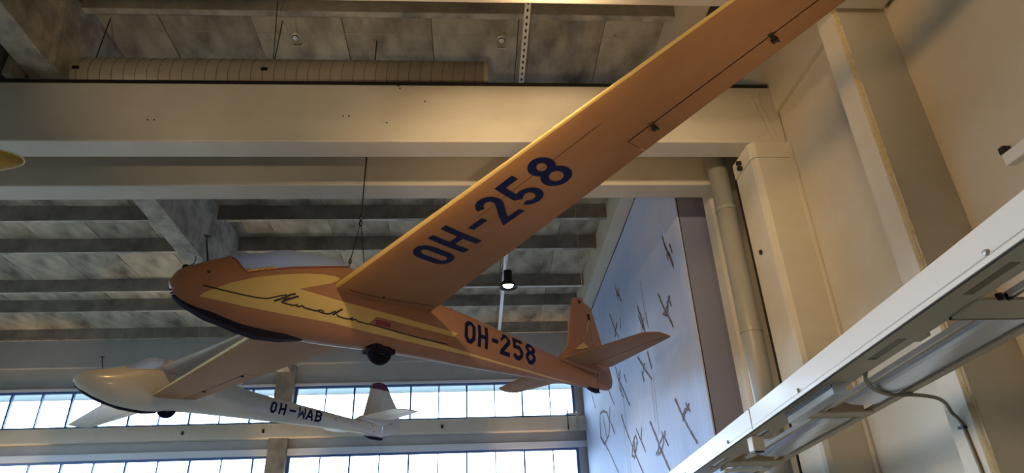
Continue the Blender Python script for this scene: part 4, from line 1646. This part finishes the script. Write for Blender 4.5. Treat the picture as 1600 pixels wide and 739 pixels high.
# second rail: left flange, right flange, reflectors between the cross brackets
MB().box(2.535, 2.548, .6, 12.0, 1.2425, 1.2425+.03, GS).build('rail_lip', M['white'], ga, off=og)
MB().box(2.548, 2.612, .6, 12.0, 1.2425+.018, 1.2425+.032, GS).build('rail_flange', M['gantry_under'], ga, off=og)
MB().box(2.90, 2.965, .6, 12.0, 1.2425+.0, 1.2425+.032, GS).build('rail_flange', M['gantry_under'], ga, off=og)
for (a, b) in ((.7, 2.66), (2.95, 4.40), (4.74, 5.98), (6.45, 8.2), (8.6, 10.4)):
    mb = MB()
    n = 10
    V = []
    for i in range(n+1):
        t = math.pi*i/n
        x = 2.756-.146*math.cos(t)
        dz = -.034*math.sin(t)
        for y in (a, b):
            V.append((x, y, gz(y)+.028+dz))
            V.append((x, y, gz(y)+.036+dz))
    fs = []
    for i in range(n):
        k = i*4
        fs += [(k, k+2, k+6, k+4), (k+1, k+5, k+7, k+3), (k, k+4, k+5, k+1), (k+2, k+3, k+7, k+6)]
    fs += [(0, 1, 3, 2), (n*4, n*4+2, n*4+3, n*4+1)]
    mb.add(V, fs)
    mb.build('curved_reflector', M['reflector'], ga, smooth=False, off=og)
for (a, b, xr) in ((2.70, 2.93, 4.08), (4.56, 4.70, 2.92), (6.16, 6.36, 2.92), (1.0, 1.2, 4.08), (8.3, 8.5, 2.92)):
    mb = MB()
    mb.box(2.40, xr, a, b, 1.2425-.012, 1.2425+.0, GS)
    mb.box(2.40, xr, b-.02, b, 1.2425-.012, 1.2425+.10, GS)
    mb.build('cross_bracket', M['gantry_under'], ga, off=og)
MB().box(2.64, 2.80, 2.66, 2.70, 1.2425-.02, 1.2425+.05, GS).build('terminal_box', M['conduit'], ga, off=og)
for x in (2.50, 2.545):
    MB().lathe([(0, -.02), (.016, -.016), (.016, .016), (0, .02)], 8, (x, 2.70, gz(2.7)+.005)).build('terminal_knob', M['black'], ga, off=og)
for y in (2.35, 4.2, 5.6, 6.9):
    MB().lathe([(0, -.012), (.012, -.010), (.016, 0.0)], 8, (2.195, y, gz(y)+.045), 'x').build('fascia_bolt', M['steel'], ga, off=og)
MB().box(2.1965, 2.2, 5.05, 5.056, 1.2425+.01, 1.2425+.168, GS).build('fascia_joint', M['wire'], ga, off=og)
lm_ = thing('gantry_lamp', 'clear box-shaped lamp slung under the lighting gantry', 'lamp', (2.31, 4.24, gz(4.24)-.04))
MB().box(-.045, .045, -.34, .34, -.035, .03, GS).build('diffuser', M['lampglass'], lm_, bevel=.006)
MB().box(-.05, .05, -.35, .35, .03, .042, GS).build('housing', M['steel'], lm_)
MB().box(-.052, -.046, -.34, .34, .01, .03, GS).build('gasket', M['black'], lm_)
ls = thing('gantry_spotlight', 'small square white spotlight hanging at the far end of the lighting gantry', 'lamp', (2.29, 5.25, gz(5.25)-.03))
MB().box(-.05, .05, -.05, .05, -.085, .03).build('housing', M['whitedull'], ls, bevel=.006)
MB().box(-.04, .04, -.04, .04, -.095, -.086).build('lens', M['black'], ls)
lr = thing('gantry_lamp', 'thin white tube lamp across the bottom of the lighting gantry', 'lamp', (2.65, 6.42, gz(6.42)-.03))
MB().tube([(-.22, 0, 0), (.24, .02, 0)], .016, 8).build('tube', M['white'], lr)
for x in (-.22, .24):
    MB().tube([(x, 0, 0), (x, 0, .032)], .012, 6).build('end_cap', M['steel'], lr)

cc = thing('power_cable', 'grey power cable looping from the lighting gantry down the pilaster', 'cable', (3.2, 4.3, .85))
def bez(P, n=10):
    out = []
    for i in range(len(P)-1):
        p0 = Vector(P[max(i-1, 0)])
        p1 = Vector(P[i])
        p2_ = Vector(P[i+1])
        p3 = Vector(P[min(i+2, len(P)-1)])
        for k in range(n):
            t = k/n
            out.append(.5*((2*p1)+(-p0+p2_)*t+(2*p0-5*p1+4*p2_-p3)*t*t+(-p0+3*p1-3*p2_+p3)*t**3))
    out.append(Vector(P[-1]))
    return out
CAB = [(2.40, 3.72, .915), (2.453, 3.829, .885), (2.602, 4.0, .862), (2.787, 4.131, .850), (2.96, 4.157, .852), (3.20, 4.28, .855), (3.40, 4.46, .850), (3.50, 4.56, .80),
       (3.535, 4.545, .714), (3.537, 4.52, .456), (3.537, 4.515, .30), (3.537, 4.51, -1.0)]
MB().tube([(a[0], a[1], a[2]) for a in bez(CAB)], .0135, 8).build('cable', M['conduit'], cc, smooth=True, off=(3.2, 4.3, .85))
MB().box(3.52, 3.551, 4.52, 4.58, .68, .70).build('cable_clamp', M['wire'], cc, off=(3.2, 4.3, .85))
wbx = thing('wall_fixture', 'small white rectangular fixture with a black cap on the right wall', 'fixture', (XW, 3.7, 2.52))
MB().box(-.07, 0, -.55, .13, -.055, .045).build('housing', M['white'], wbx, bevel=.006)
MB().box(-.075, -.015, .085, .135, .046, .10).build('cap', M['black'], wbx)

# repeats share a group
GROUPS = {'roof_beam': 'beige cross beams under the roof', 'roof_girder': 'girders running in depth under the roof',
          'pilaster': 'pilasters on the right wall', 'smoke_detector': 'smoke detectors on the ceiling',
          'ledge_hook': 'hooks on the window ledge', 'suspension_wire': 'wires carrying the gliders',
          'gantry_lamp': 'lamps on the lighting gantry'}
for o in C.objects:
    k = o.name.split('.')[0]
    if o.parent is None and k in GROUPS and 'label' in o:
        o['group'] = GROUPS[k]
